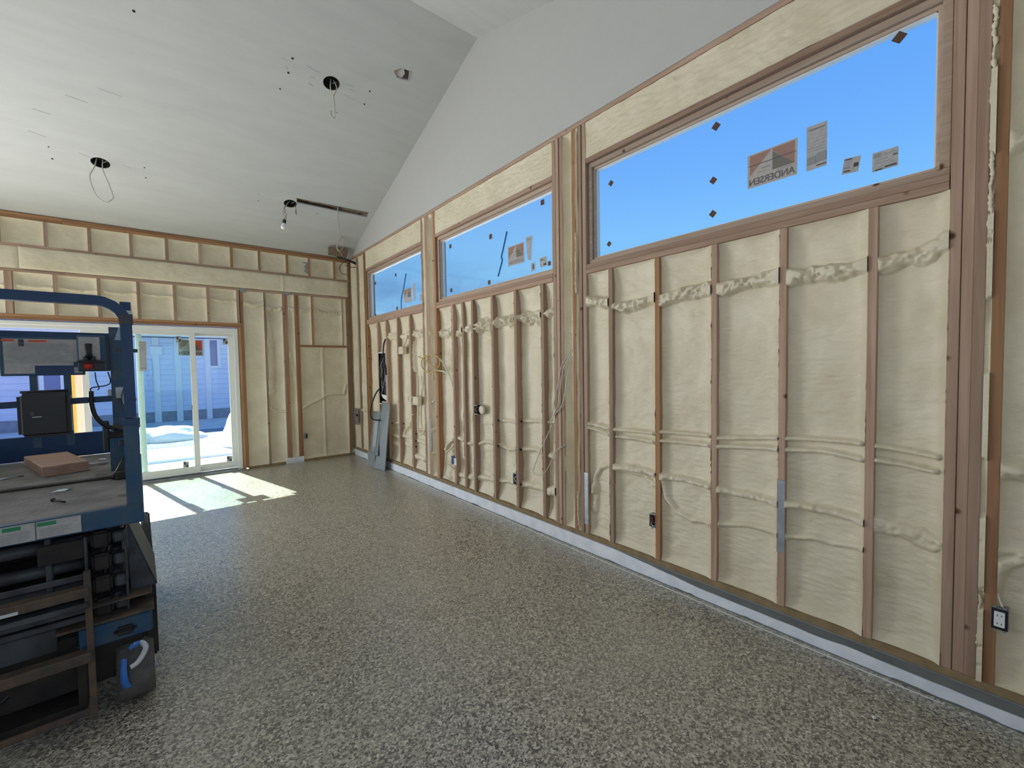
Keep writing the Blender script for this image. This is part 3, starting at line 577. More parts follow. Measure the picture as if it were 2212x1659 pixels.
LOGO2 = [(M['print_terra'], [(.05, .35), (.5, .96), (.05, .96)]), (M['print_red'], [(.52, .96), (.95, .96), (.95, .35)]), (M['print_olive'], [(.52, .35), (.95, .35), (.52, .92)]), (M['print_dark'], [(.02, .645), (.98, .645), (.98, .66), (.02, .66)])]
sticker(dr, qY((385, 768), (439, 769), (438, 735), (385, 733), y=YD+.055), NY, LOGO2, M['paper'], lettering=[('ANDERSEN', .04, .96, .05, .27)], lmat=M['print_dark'], lbl='square maker sticker with red triangles and mirrored lettering')
sticker(dr, qY((302, 801), (317, 801), (316, 737), (300, 737), y=YD+.002), NY, [ub(.1, .9, v, v+.02) for v in (.95, .88, .82, .76, .7)]+[ub(.05, .95, .08, .09, 'print_dark')], M['paper2'], lbl='tall narrow paper label')
for cx, cy, y in ((386, 733, YD+.002), (487, 737, YD+.055), (402, 1004, YD+.002), (496, 992, YD+.055)):
    q = qY((cx-6, cy+7), (cx+6, cy+7), (cx+6, cy-7), (cx-6, cy-7), y=y)
    sticker(dr, q, NY, [ub(.1, .45, .5, .9, 'print_dark'), ub(.5, .9, .1, .5, 'print_dark')], M['paper2'])

# ------------------------------------------------ unseen walls (openings added to house the fill lamps)
boxes('wall_left', [(XL-.15, XL, YB, 2.0, 0, 3.6), (XL-.15, XL, 7.2, FY+.15, 0, 3.6), (XL-.15, XL, 2.0, 7.2, 0, .45), (XL-.15, XL, 2.0, 7.2, 2.75, 3.6)], M['gable'], None, 0, kind='structure')
boxes('wall_back', [(XL-.15, -1.1, YB-.15, YB, 0, 3.62), (1.5, W+.15, YB-.15, YB, 0, 3.62), (-1.1, 1.5, YB-.15, YB, 0, 1.0), (-1.1, 1.5, YB-.15, YB, 2.4, 3.62)], M['gable'], None, 0, kind='structure')
# ------------------------------------------------ gables and ceiling
def zc(y): return ZP+S1*(FY-y) if y > RIDGE_Y else RIDGE_Z-S2*(RIDGE_Y-y)
gb = bmesh.new(); plate_bm(gb, [(W-.012, YB, ZP-.003), (W-.012, FY, ZP-.003), (W-.012, FY, ZP+.01), (W-.012, RIDGE_Y, RIDGE_Z+.01), (W-.012, YB, zc(YB)+.01)], (1, 0, 0), .10)
bmesh.ops.recalc_face_normals(gb, faces=gb.faces); link('trim_1', to_mesh(gb, 'gable'), M['gable'], kind='structure', label='white drywall gable above the right wall plate')
gb = bmesh.new(); plate_bm(gb, [(XL-.1, YB, ZP-.01), (XL-.1, FY, ZP-.01), (XL-.1, RIDGE_Y, RIDGE_Z+.01), (XL-.1, YB, zc(YB)+.01)], (-1, 0, 0), .05)
link('trim_2', to_mesh(gb, 'gable'), M['gable'], kind='structure', label='drywall gable above the left wall')
NS = Vector((0, S1, 1)).normalized(); CE = empty('ceiling', kind='structure', label='white drywall vaulted ceiling')
def onC(px, py):                                   # sight line met with the far ceiling slope
    d = ray(px, py); t = (ZP+S1*FY-H)/(d[2]+S1*d[1]); return Vector((d[0]*t, d[1]*t, d[2]*t+H))
T = .02
bm = bmesh.new(); plate_bm(bm, [(XL-.1, RIDGE_Y, RIDGE_Z), (W+.1, RIDGE_Y, RIDGE_Z), (W+.1, FY+.1, ZP-S1*.1), (XL-.1, FY+.1, ZP-S1*.1)], NS, T); bmesh.ops.recalc_face_normals(bm, faces=bm.faces)
far_slope = link('far_slope', to_mesh(bm, 'far_slope'), M['ceiling'], CE)
bm = bmesh.new(); NS2 = Vector((0, -S2, 1)).normalized(); plate_bm(bm, [(XL-.1, YB-.1, zc(YB-.1)), (W+.1, YB-.1, zc(YB-.1)), (W+.1, RIDGE_Y, RIDGE_Z), (XL-.1, RIDGE_Y, RIDGE_Z)], NS2, T); bmesh.ops.recalc_face_normals(bm, faces=bm.faces)
link('near_slope', to_mesh(bm, 'near_slope'), M['ceiling'], CE)
h1, h2, h3 = onC(217, 352), onC(716, 180), onC(627, 440)
def slope_pt(c, dx=0, ds=0, dn=0): e2 = Vector((0, 1, -S1)).normalized(); return c+Vector((1, 0, 0))*dx+e2*ds+NS*dn
bm = bmesh.new()
for c in (h1, h2, h3):
    add_tube(bm, [c-NS*.05, c+NS*.05], .085, 28)
SQ = [onC(851, 155), onC(868, 147), onC(888, 155), onC(884, 174), onC(870, 172), onC(857, 167)]
plate_bm(bm, [p-NS*.05 for p in SQ], NS, .1)
SL = [onC(641, 428), onC(798, 459), onC(793, 470), onC(641, 438)]
plate_bm(bm, [p-NS*.05 for p in SL], NS, .1)
bmesh.ops.recalc_face_normals(bm, faces=bm.faces)
cut = link('cutter', to_mesh(bm, 'cutter'), M['ceiling']); md = far_slope.modifiers.new('b', 'BOOLEAN'); md.object = cut; md.operation = 'DIFFERENCE'; md.solver = 'EXACT'
dg = bpy.context.evaluated_depsgraph_get(); me2 = bpy.data.meshes.new_from_object(far_slope.evaluated_get(dg)); far_slope.modifiers.clear(); far_slope.data = me2; bpy.data.objects.remove(cut)
# roof deck above the drywall, dark behind the holes
bm = bmesh.new()
for yy0, z0_, yy1, z1_, nn in ((RIDGE_Y, RIDGE_Z, FY+.5, ZP-S1*.5, NS), (YB-.5, zc(YB-.5), RIDGE_Y, RIDGE_Z, NS2)):
    plate_bm(bm, [Vector((x, y, z))+Vector((0, 0, .30)) for x, y, z in ((XL-.6, yy0, z0_), (W+.5, yy0, z0_), (W+.5, yy1, z1_), (XL-.6, yy1, z1_))], nn, .03)
bmesh.ops.recalc_face_normals(bm, faces=bm.faces); link('roof_deck', to_mesh(bm, 'roof'), M['sheath'], CE)
boxes('soffit_closure', [(XL-.6, W+.5, FY+.3, FY+.34, 3.25, 3.80), (W+.16, W+.45, YB, FY+.3, 3.58, 3.62)], M['siding_trim'], CE, 0)
# strip of framing seen through the ceiling slot
c0, c1 = SL[0], SL[1]
for t, k in ((.05, 'orange_y'), (.5, 'orange_y'), (.95, 'wood_y')):
    p = c0.lerp(c1, t); plate('joist', [p+Vector((-.02, -.25, .08+.25*S1)), p+Vector((.02, -.25, .08+.25*S1)), p+Vector((.02, .25, .08-.25*S1)), p+Vector((-.02, .25, .08-.25*S1))], NS, .15, M[k], CE)
p = c0.lerp(c1, .5); plate('batt_insulation', [slope_pt(p, -.5, -.08, .05), slope_pt(p, .5, -.08, .05), slope_pt(p, .5, .10, .05), slope_pt(p, -.5, .10, .05)], NS, .06, basic('brown_batt_paper', (.16, .12, .08), .9, noise=((.34, .28, .2), 8)), CE)
# screw dimples and scuffs on the ceiling
for px, py, r in ((289, 24, .012), (632, 126, .012), (623, 157, .012), (605, 192, .009), (799, 197, .010), (787, 225, .010), (113, 343, .011), (105, 317, .008), (312, 362, .008), (315, 384, .009), (558, 434, .008), (559, 419, .006), (685, 461, .008)):
    c = onC(px, py); cyl('screw_hole', c-NS*.0015, c+NS*.004, r, M['dark'], CE, 8)
# ================================================================ THINGS
def thing(name, label, cat, loc=(0, 0, 0), rz=0.0, group=None):
    o = empty(name, loc, rz, label=label, category=cat)
    if group: o['group'] = group
    return o
def lathe(bm, c, prof, axis, seg=24):
    """rings (radius, offset along axis) around centre c"""
    ax = Vector(axis).normalized(); ref = Vector((0, 0, 1)) if abs(ax.z) < .9 else Vector((1, 0, 0)); a = ax.cross(ref).normalized(); b_ = ax.cross(a); rings = []
    for r, h in prof: rings.append([bm.verts.new(Vector(c)+ax*h+(a*math.cos(2*math.pi*k/seg)+b_*math.sin(2*math.pi*k/seg))*r) for k in range(seg)])
    for i in range(len(rings)-1):
        for k in range(seg): bm.faces.new((rings[i][k], rings[i][(k+1) % seg], rings[i+1][(k+1) % seg], rings[i+1][k]))
    bm.faces.new(rings[0][::-1]); bm.faces.new(rings[-1])
def lathed(name, c, prof, axis, mat, parent, seg=24, **p):
    bm = bmesh.new(); lathe(bm, c, prof, axis, seg); bmesh.ops.recalc_face_normals(bm, faces=bm.faces); return link(name, to_mesh(bm, name, False), mat, parent, **p)
# ------------------------------------------------ ceiling light rough-ins
def light_box(c, label, gcat='ceiling box'):
    t = thing('ceiling_light_box', label, gcat)
    ax = NS
    bm = bmesh.new(); seg = 28
    add_tube(bm, [c+ax*.075, c+ax*.08], .082, seg); a = Vector((1, 0, 0)); e2 = Vector((0, 1, -S1)).normalized()
    prev = None
    for k in range(seg+1):
        an = 2*math.pi*k/seg; d_ = a*math.cos(an)+e2*math.sin(an); q = [bm.verts.new(c+d_*.080+ax*.001), bm.verts.new(c+d_*.080+ax*.08), bm.verts.new(c+d_*.084+ax*.08), bm.verts.new(c+d_*.084+ax*.001)]
        if prev:
            for j in range(4): bm.faces.new((prev[j], q[j], q[(j+1) % 4], prev[(j+1) % 4]))
        prev = q
    bmesh.ops.recalc_face_normals(bm, faces=bm.faces); link('can', to_mesh(bm, 'can'), M['dark'], t)
    cyl('can_clip', c+ax*.03+a*.02+e2*.02, c+ax*.045+a*.06, .008, M['galv'], t, 6); return t
b1 = light_box(h1, 'round dark recessed ceiling box with a long loop of cable hanging, above the lift')
yy = h1.y
tubes('cable', [[h1+NS*.06+Vector((-.03, 0, 0)), onY(203, 362, yy), onY(194, 380, yy), onY(200, 405, yy), onY(212, 427, yy), onY(230, 437, yy), onY(243, 430, yy), onY(244, 422, yy), onY(234, 395, yy), onY(222, 366, yy), h1+NS*.06+Vector((.02, 0, 0))]], .0065, M['cableg'], b1)
b2 = light_box(h2, 'round dark recessed ceiling box with hooked cable, high in the middle of the ceiling')
yy = h2.y
tubes('cable', [[h2+NS*.06, onY(714, 192, yy), onY(721, 210, yy), onY(723, 240, yy), onY(722, 256, yy), onY(715, 250, yy), onY(713, 240, yy)], [h2+NS*.06+Vector((.03, 0, 0)), onY(727, 190, yy), onY(721, 212, yy), onY(724, 240, yy), onY(730, 244, yy)], [onY(722, 255, yy), onY(717, 252, yy), onY(716, 240, yy)]], .006, M['cableg'], b2)
b3 = light_box(h3, 'round dark recessed ceiling box with a bare bulb hanging from twisted wires')
yy = h3.y
tubes('twisted_wires', [[h3+NS*.05, onY(614, 448, yy), onY(617, 455, yy), onY(612, 462, yy), onY(618, 470, yy), onY(615, 476, yy)], [h3+NS*.05, onY(617, 446, yy), onY(613, 456, yy), onY(619, 463, yy), onY(614, 472, yy), onY(615, 477, yy)], [onY(638, 444, yy), onY(639, 452, yy), onY(637, 458, yy), onY(641, 465, yy)]], .005, basic('pinkish_wire', (.45, .33, .32), .6), b3)
tubes('loose_wire', [[h3+NS*.05+Vector((.06, 0, 0)), onY(638, 444, yy), onY(639, 451, yy), onY(640, 462, yy)]], .004, M['rubber'], b3)
top = onY(615, 474, yy); bot = onY(612, 493, yy); ax_ = (bot-top).normalized(); L = (bot-top).length
lathed('bulb_socket', top, [(.006, 0), (.021, .006), (.024, .03), (.024, .052), (.02, .056)], ax_, M['black'], b3)
lathed('bulb', top, [(.016, .056), (.018, .065), (.03, .085), (.036, .11), (.033, .13), (.02, .146), (.004, .15)], ax_, basic('frosted_bulb', (.82, .82, .84), .2), b3)
sq_c = sum(SQ, Vector())/6
hb = thing('ceiling_patch_box', 'ragged square hole in the ceiling holding a pale junction box with a dark corner', 'junction box')
plate('box_back', [slope_pt(onC(853, 158), 0, 0, .012), slope_pt(onC(872, 148), 0, 0, .012), slope_pt(onC(875, 160), 0, 0, .012), slope_pt(onC(868, 171), 0, 0, .012), slope_pt(onC(858, 166), 0, 0, .012)], NS, .03, basic('pale_box_interior', (.55, .54, .54), .6), hb)
plate('torn_paper_edge', [slope_pt(onC(850, 153)), slope_pt(onC(866, 147)), slope_pt(onC(862, 151)), slope_pt(onC(856, 158)), slope_pt(onC(858, 168))], NS, .008, basic('torn_drywall_paper', (.30, .25, .20), .9), hb)
plate('box_flap', [slope_pt(onC(884, 152), 0, 0, -.003), slope_pt(onC(890, 155), 0, 0, -.003), slope_pt(onC(886, 172), 0, 0, -.003), slope_pt(onC(881, 175), 0, 0, -.003)], NS, .004, basic('scuffed_box_flap', (.42, .40, .39), .7), hb)
# cable from the slot with its coil, cables and scrap board on top of the far wall
ys_ = c0.lerp(c1, .55).y
tag_ = thing('slot_cable', 'thin pale cable hanging from the long ceiling slot, coiled above the corner', 'cable')
ptsA = [onC(731, 452)+NS*.05, onY(729, 462, 6.95), onY(730, 478, 7.0), onY(733, 495, 7.2), onY(734, 508, 7.4)]
ptsB = [onY(734, 508, 7.4), onY(729, 525, 7.55), onY(727, 535, 7.6), onY(732, 543, 7.6), onY(740, 536, 7.6), onY(744, 520, 7.5), onY(739, 511, 7.5), onY(734, 520, 7.5), onY(728, 532, 7.55), onY(732, 542, 7.6), onY(738, 550, 7.7), onY(742, 558, 7.9)]
tubes('cable', [ptsA, ptsB], .0065, basic('pale_pink_cable', (.50, .44, .41), .5), tag_)
sb = [onY(710, 533, 7.74), onY(753, 538, 7.74), onY(748, 557, 7.82), onY(709, 551, 7.82)]
s = plate('scrap_board', sb, (0, 1, .4), .012, basic('scrap_plywood', (.24, .17, .11), .8, noise=((.18, .125, .08), 20))); s['label'] = 'brown plywood scrap wedged between ceiling and far wall plate near the corner'; s['category'] = 'board'
bc = thing('black_cable_bundle', 'bundle of black cables bent over the far wall plate into the corner', 'cable')
tubes('cable', [[onY(727, 553, 7.98), onY(742, 559, 7.9), onY(758, 565, 7.85), onY(772, 570, 7.8), onY(781, 579, 7.75)], [onY(729, 556, 7.98), onY(745, 560, 7.88), onY(762, 565, 7.82), onY(777, 572, 7.78), onY(783, 577, 7.75)], [onY(733, 552, 7.98), onY(748, 561, 7.86), onY(765, 569, 7.82), onY(776, 575, 7.8)]], .013, M['rubber'], bc)
tubes('loose_loop', [[onY(752, 562, 7.95), onY(740, 568, 7.98), onY(734, 578, 8.0), onY(738, 590, 8.0), onY(750, 594, 8.03)], [onY(772, 577, 7.8), onY(755, 577, 7.9), onY(745, 572, 7.95)]], .0055, M['rubber'], bc)
# hand mark on a foam cell
tg = thing('grey_cable_clip', 'dark zigzag cable clip on the foam near the top of the far wall', 'clip')
tubes('clip', [[onY(655, 567, FY+.005), onY(664, 570, FY+.005), onY(657, 577, FY+.005), onY(665, 578, FY+.005), onY(658, 585, FY+.005), onY(665, 590, FY+.005)]], .012, M['print_grey'], tg, n=2)
# ------------------------------------------------ electrical boxes on the right wall
def elec_box(name, label, px, py, y_w, z_h, depth=.05, body='dark', proud=.004, group=None, side=1):
    c = onX(px, py, W-proud); t = thing(name, label, 'outlet box')
    ya, yb, za, zb = c.y-y_w/2, c.y+y_w/2, c.z-z_h/2, c.z+z_h/2; x = W-proud; w_ = .003
    boxes('box_shell', [(x, x+depth, ya, yb, za, za+w_), (x, x+depth, ya, yb, zb-w_, zb), (x, x+depth, ya, ya+w_, za, zb), (x, x+depth, yb-w_, yb, za, zb), (x+depth-.003, x+depth, ya, yb, za, zb)], M[body], t, 0)
    return t, c, (ya, yb, za, zb)
t, c, e_ = elec_box('outlet_box', 'open grey metal outlet box with red wire, low beneath the largest window', 1409, 1125, .052, .095, body='galv')
box('box_interior', W+.030, W+.034, e_[0]+.004, e_[1]-.004, e_[2]+.004, e_[3]-.004, M['black'], t, 0)
tubes('wires', [[(W+.03, c.y, c.z+.03), (W+.006, c.y+.006, c.z+.01), (W+.01, c.y-.006, c.z-.02), (W+.03, c.y, c.z-.03)]], .003, M['redbtn'], t); tubes('bare_wire', [[(W+.02, c.y+.018, c.z-.02), (W+.004, c.y+.008, c.z-.038), (W+.01, c.y-.012, c.z-.040)]], .0025, M['white'], t)
for s_ in (-1, 1): box('screw_tab', W-.006, W-.002, c.y-.008, c.y+.008, c.z+s_*.052-.006, c.z+s_*.052+.006, M['galv'], t, .001)
# duplex outlet at the right edge
c = onX(2159, 1338, W-.012); t = thing('duplex_outlet', 'white duplex outlet in a black frame, low at the right edge of the photograph', 'outlet')
hy, hz = .026, .047
box('box_body', W-.010, W+.045, c.y-hy, c.y+hy, c.z-hz, c.z+hz, M['galv'], t)
boxes('black_frame', frame_boxes(0, 1, 0, 1, .1, 0, 1) and [(W-.014, W-.008, c.y-hy+.002, c.y+hy-.002, c.z-hz+.002, c.z-hz+.012), (W-.014, W-.008, c.y-hy+.002, c.y+hy-.002, c.z+hz-.012, c.z+hz-.002), (W-.014, W-.008, c.y-hy+.002, c.y-hy+.010, c.z-hz+.012, c.z+hz-.012), (W-.014, W-.008, c.y+hy-.010, c.y+hy-.002, c.z-hz+.012, c.z+hz-.012)], M['black'], t, .001)
f_ = box('outlet_face', W-.018, W-.009, c.y-.016, c.y+.016, c.z-.033, c.z+.033, M['white'], t, .002)
for s_ in (-1, 1):
    for dy in (-.006, .006): box('outlet_slot', W-.0188, W-.0178, c.y+dy-.0012, c.y+dy+.0012, c.z+s_*.018-.004, c.z+s_*.018+.004, M['black'], f_, 0)
for s_ in (-1, 1):
    for dy in (-.014, .014): box('mounting_ear', W-.012, W-.009, c.y+dy-.006, c.y+dy+.006, c.z+s_*(hz+.003)-.004, c.z+s_*(hz+.003)+.004, M['galv'], t, .001)
tubes('supply_cable', [[onX(2150, 1205, W+.03), onX(2150, 1250, W+.02), onX(2156, 1285, W+.01), onX(2166, 1312, W)]], .004, M['cable'], t)
# box on middle bay stud with pale side lump
t, c, e_ = elec_box('junction_box', 'open junction box full of mauve wires at eye height under the middle window', 1028, 885, .065, .10)
box('box_rim', W-.008, W-.004, e_[0], e_[1], e_[3]-.004, e_[3]+.004, M['galv'], t, .001); box('box_rim', W-.008, W-.004, e_[0], e_[1], e_[2]-.004, e_[2]+.004, M['galv'], t, .001)
tubes('wires', [[(W+.03, c.y-.02, c.z+.03), (W+.0, c.y, c.z+.02), (W+.005, c.y+.015, c.z), (W+.0, c.y-.01, c.z-.02), (W+.03, c.y+.02, c.z-.03)], [(W+.03, c.y+.02, c.z+.03), (W+.003, c.y+.01, c.z-.01), (W+.02, c.y-.02, c.z-.03)]], .005, basic('mauve_wire', (.25, .17, .19), .6), t)
lathed('foamed_side_box', c+Vector((.03, -.075, 0)), [(.02, -.02), (.045, -.012), (.05, .0), (.045, .012), (.02, .02)], (1, 0, .1), M['foam'], t, 10)
box('orange_blocking', W+.012, W+.05, c.y-.028, c.y+.0, 1.05, c.z-.06, M['orange_z'], t, .001, label='orange strip of bare blocking under the box')
t, c, e_ = elec_box('dark_outlet_box', 'small black open outlet box low on a stud beneath the middle window', 1112, 1035, .06, .115, body='galv')
box('box_interior', W+.025, W+.03, e_[0]+.004, e_[1]-.004, e_[2]+.004, e_[3]-.004, M['black'], t, 0); tubes('wires', [[(W+.02, c.y, c.z+.03), (W, c.y+.01, c.z), (W+.01, c.y-.01, c.z-.03)]], .004, M['cableg'], t)
c = onX(981, 996, W-.01); t = thing('blue_switch_box', 'dark blue switch box with a white device, low left under the middle window', 'switch box')
box('box_body', W-.010, W+.05, c.y-.005, c.y+.065, c.z-.045, c.z+.055, M['bluebox'], t); box('white_device', W-.016, W-.009, c.y-.055, c.y-.006, c.z-.045, c.z+.04, M['white'], t, .002)
box('toggle', W-.022, W-.015, c.y-.032, c.y-.024, c.z-.012, c.z+.012, M['white'], t, .001)
c = onX(867, 757, W+.01); t = thing('foamed_square_box', 'cream foam covered square box high beside the breaker recess', 'outlet box')
box('box_body', W-.004, W+.06, c.y-.075, c.y+.075, c.z-.055, c.z+.055, M['foam'], t, .006); box('box_side', W-.006, W+.05, c.y+.076, c.y+.10, c.z-.045, c.z+.045, M['galv'], t, .001)
tubes('foamed_cable', [[(W+.03, c.y-.03, c.z+.05), (W+.04, c.y-.10, c.z+.14), (W+.05, c.y-.13, c.z+.22)]], .014, M['foam'], t)
c = onX(897, 866, W+.01); t = thing('foamed_switch_box', 'cream foam covered box with looped cable ends, at eye height left of the double post', 'outlet box')
box('box_body', W-.002, W+.06, c.y-.10, c.y+.06, c.z-.06, c.z+.06, M['foam'], t, .006)
tubes('cable_ends', [[(W+.02, c.y+.05, c.z+.05), (W-.03, c.y+.12, c.z+.06), (W-.02, c.y+.14, c.z+.0), (W, c.y+.05, c.z-.02)], [(W, c.y+.14, c.z-.05), (W-.01, c.y+.02, c.z-.045), (W, c.y-.08, c.z-.05)], [(W, c.y+.12, c.z-.20), (W-.01, c.y+.02, c.z-.195)]], .007, M['cable'], t)
tubes('foamed_cable', [[(W+.05, c.y-.01, c.z+.06), (W+.03, c.y-.06, c.z+.22), (W+.05, c.y-.02, c.z+.35)], [(W+.05, c.y-.02, c.z-.06), (W+.04, c.y-.0, c.z-.3), (W+.03, c.y-.06, c.z-.47), (W+.04, c.y-.20, c.z-.42)]], .013, M['foam'], t)
t = thing('far_wall_switch_box', 'small dark outlet box low on the far wall foam near the corner', 'outlet box')
c = onY(662, 942, FY-.004); box('box_body', c.x-.022, c.x+.022, FY-.004, FY+.05, c.z-.05, c.z+.05, M['print_grey'], t); box('box_interior', c.x-.014, c.x+.014, FY-.006, FY-.003, c.z-.035, c.z+.035, M['black'], t, 0)
t = thing('steel_corner_bracket', 'grey galvanized bracket with a dark bolt on the corner stud of the right wall', 'bracket')
c = onX(763, 897, W-.004); box('plate', W-.008, W-.003, 7.86, 8.03, c.z-.16, c.z+.14, M['galv'], t, .001); cyl('bolt', Vector((W-.03, 7.88, c.z+.02)), Vector((W-.006, 7.88, c.z+.02)), .02, M['dark'], t, 8)
# ------------------------------------------------ breaker recess with cables
t = thing('breaker_panel_box', 'tall recessed breaker box crammed with black cables, white rim top and bottom', 'breaker box')
y0, y1, z0, z1 = 6.552, 6.848, 1.10, 1.79
c = onX(828, 860, W); z0 = onX(828, 872, W).z; z1 = onX(826, 762, W).z
boxes('box_shell', [(W+.0, W+.10, y0, y0+.004, z0, z1), (W, W+.10, y1-.004, y1, z0, z1), (W, W+.10, y0, y1, z0, z0+.004), (W, W+.10, y0, y1, z1-.004, z1), (W+.096, W+.10, y0, y1, z0, z1)], M['black'], t, 0)
boxes('rim', [(W-.006, W, y0, y1, z1-.004, z1+.012), (W-.006, W, y0, y1, z0-.012, z0+.004), (W-.006, W, y0, y0+.012, z0, z1)], M['white'], t, .001)
rn = random.Random(3); paths = []
for k in range(15):
    yk = rn.uniform(y0+.03, y1-.03); paths.append([(W+rn.uniform(.03, .08), yk+rn.uniform(-.06, .06)*0, z1-.02), (W+rn.uniform(.01, .06), min(max(yk+rn.uniform(-.1, .1), y0+.02), y1-.02), z1-.22), (W+rn.uniform(.0, .05), min(max(yk+rn.uniform(-.12, .12), y0+.02), y1-.02), z1-.38), (W+rn.uniform(.02, .08), rn.uniform(y0+.03, y1-.03), z0+.15)])
tubes('black_cables', paths, .013, M['rubber'], t); tubes('silver_cables', [[(p[0]-.012, p[1]+.01, p[2]) for p in q_] for q_ in paths[:4]], .006, M['galv'], t)
box('breaker_block', W+.04, W+.09, y0+.05, y1-.05, z0+.14, z0+.30, M['print_grey'], t, .003)
plate('paper_tag', [(W+.02, y0+.02, z0+.13), (W+.02, y1-.02, z0+.15), (W+.03, y1-.05, z0+.09), (W+.03, y0+.02, z0+.03)], (1, 0, 0), .002, M['white'], t)
t = thing('black_supply_cable', 'black cable looping from the breaker recess down to the leaning grey covers', 'cable')
tubes('cable', [[onX(833, 732, W+.02), onX(829, 745, W-.01), onX(828, 765, W-.01), onX(832, 790, W-.015), onX(834, 810, W-.01)], [onX(822, 838, W-.01), onX(813, 848, W-.05), onX(804, 870, W-.09), onX(800, 890, W-.10), onX(802, 902, W-.10), onX(809, 907, W-.10), onX(820, 908, W-.09)]], .012, M['rubber'], t)
# leaning grey covers on the floor in front of the recess
def leaning(name, label, q, inner=None, tab=None):
    t_ = thing(name, label, 'panel cover'); n_ = (q[1]-q[0]).cross(q[3]-q[0]).normalized()
    if n_.x > 0: n_ = -n_
    plate('cover_plate', q, -n_, .006, M['panelgrey'], t_); f = uvmap(q)
    e_w = .05
    for (ua, ub_, va, vb) in ((0, 1, 0, .012), (0, 1, .988, 1), (0, .04, 0, 1), (.96, 1, 0, 1)):
        plate('folded_rim', [f(ua, va), f(ub_, va), f(ub_, vb), f(ua, vb)], n_, .008, M['panelgrey'], t_)
    if inner: ua, ub_, va, vb = inner; plate('label_sheet', [f(ua, va)+n_*.001, f(ub_, va)+n_*.001, f(ub_, vb)+n_*.001, f(ua, vb)+n_*.001], n_, .0015, M['paper2'], t_, label='long pale directory sheet')
    for u_, v_ in ((.5, .06), (.5, .94)): p = f(u_, v_); lathed('screw', p+n_*.001, [(.008, 0), (.008, .004), (.004, .006)], n_, M['galv'], t_, 8)
    return t_
leaning('panel_cover', 'grey steel breaker cover with a long pale sheet, leaning left of the other', [Vector((2.66, 7.02, .21)), Vector((2.62, 6.60, .21)), Vector((2.765, 6.72, .90)), Vector((2.775, 7.10, .88))], (.28, .68, .18, .86))
leaning('panel_cover', 'plain narrow grey steel cover leaning on the wall right of the sheeted one', [Vector((2.60, 6.78, .004)), Vector((2.66, 6.42, .004)), Vector((2.772, 6.42, 1.03)), Vector((2.772, 6.72, 1.04))])
t = thing('steel_floor_box', 'grey steel box end standing on the floor under the leaning covers', 'steel box')
a0, a1, a2 = onZ(795, 1003, 0), onZ(811, 1012, 0), onZ(826, 1004, 0)
hN = Vector((0, 0, .21)); plate('front_face', [a0, a1, a1+hN, a0+hN+Vector((.02, .05, 0))], Vector((.7, .7, 0)), .005, M['panelgrey'], t); plate('side_face', [a1, a2, a2+hN*.45, a1+hN*.55], Vector((.2, 1, 0)), .005, M['liftgrey'], t)
# grey lining sheet in the bay under the recess
plate('bay_sheet', [onX(825, 965, W+.03), onX(840, 990, W+.03), onX(841, 905, W+.03), onX(833, 880, W+.03)], (1, 0, 0), .004, basic('greenish_foam_sheet', (.42, .42, .36), .6), None, label='dull grey-green sheet in the stud bay below the breaker box', category='sheet')
# ------------------------------------------------ loose cables
t = thing('yellow_cable', 'loose yellow and cream cable loops hanging across the studs left of the middle window', 'cable')
x = W-.05
tubes('yellow_loop', [[onX(904, 770, x), onX(918, 778, x), onX(932, 790, x), onX(945, 799, x)], [onX(945, 802, W-.02), onX(925, 805, x), onX(913, 795, x), onX(911, 780, x), onX(918, 770, x), onX(934, 767, W-.06), onX(946, 771, W-.06), onX(950, 785, W-.05), onX(944, 800, W-.02)]], .008, M['cabley'], t)
tubes('cream_cable', [[onX(948, 773, W-.03), onX(958, 785, W), onX(968, 805, W+.01), onX(975, 822, W+.02), onX(978, 835, W+.03)], [onX(943, 802, W-.02), onX(936, 806, W), onX(934, 825, W+.03), onX(930, 845, W+.03), onX(925, 858, W+.03)], [onX(928, 866, W+.03), onX(936, 868, W+.01), onX(941, 858, W+.02), onX(942, 885, W+.04)],
      [onX(945, 800, W-.02), onX(960, 803, W+.0), onX(968, 808, W+.01)]], .010, M['cable'], t)
t = thing('grey_hanging_cable', 'thin grey cable hanging beside the orange stud and looping over the triple post', 'cable')
x = W-.02
tubes('cable', [[onX(1229, 718, W+.04), onX(1235, 735, W+.01), onX(1232, 755, x), onX(1218, 780, x), onX(1212, 795, x), onX(1205, 830, x), onX(1199, 858, x), onX(1192, 905, x), onX(1189, 925, x), onX(1178, 950, W-.05), onX(1165, 980, W-.08), onX(1155, 1005, W-.09), onX(1152, 1018, W-.09), onX(1160, 1027, W-.09), onX(1175, 1022, W-.08), onX(1188, 1003, W-.05), onX(1200, 975, W-.03), onX(1215, 965, W-.01), onX(1227, 958, W+.02)]], .0038, M['cableg'], t)
tubes('branch', [[onX(1237, 755, W), onX(1228, 775, x), onX(1216, 800, x), onX(1206, 870, x), onX(1194, 900, x), onX(1190, 915, x), onX(1192, 922, x)], [onX(1236, 770, W+.02), onX(1228, 800, W), onX(1220, 850, x), onX(1212, 880, x), onX(1200, 893, x), onX(1190, 908, x)]], .0045, M['cableg'], t)
t = thing('low_bay_cable', 'cream cable curling from foam down to the plate beside the blue switch box', 'cable')
tubes('cable', [[onX(964, 978, W+.02), onX(963, 995, W), onX(960, 1018, W+.01), onX(963, 1028, W+.01), onX(972, 1035, W+.02)], [onX(967, 1003, W+.02), onX(980, 1013, W+.02)]], .008, M['cable'], t)
tubes('foamed_cable', [[onX(963, 975, W+.02), onX(966, 962, W+.02), onX(974, 953, W+.03), onX(981, 950, W+.04)], [onX(964, 977, W+.02), onX(974, 969, W+.02), onX(981, 960, W+.04)]], .013, M['foam'], t)
t = thing('chalk_string', 'thin white string line lying on the floor beside the curb', 'string')
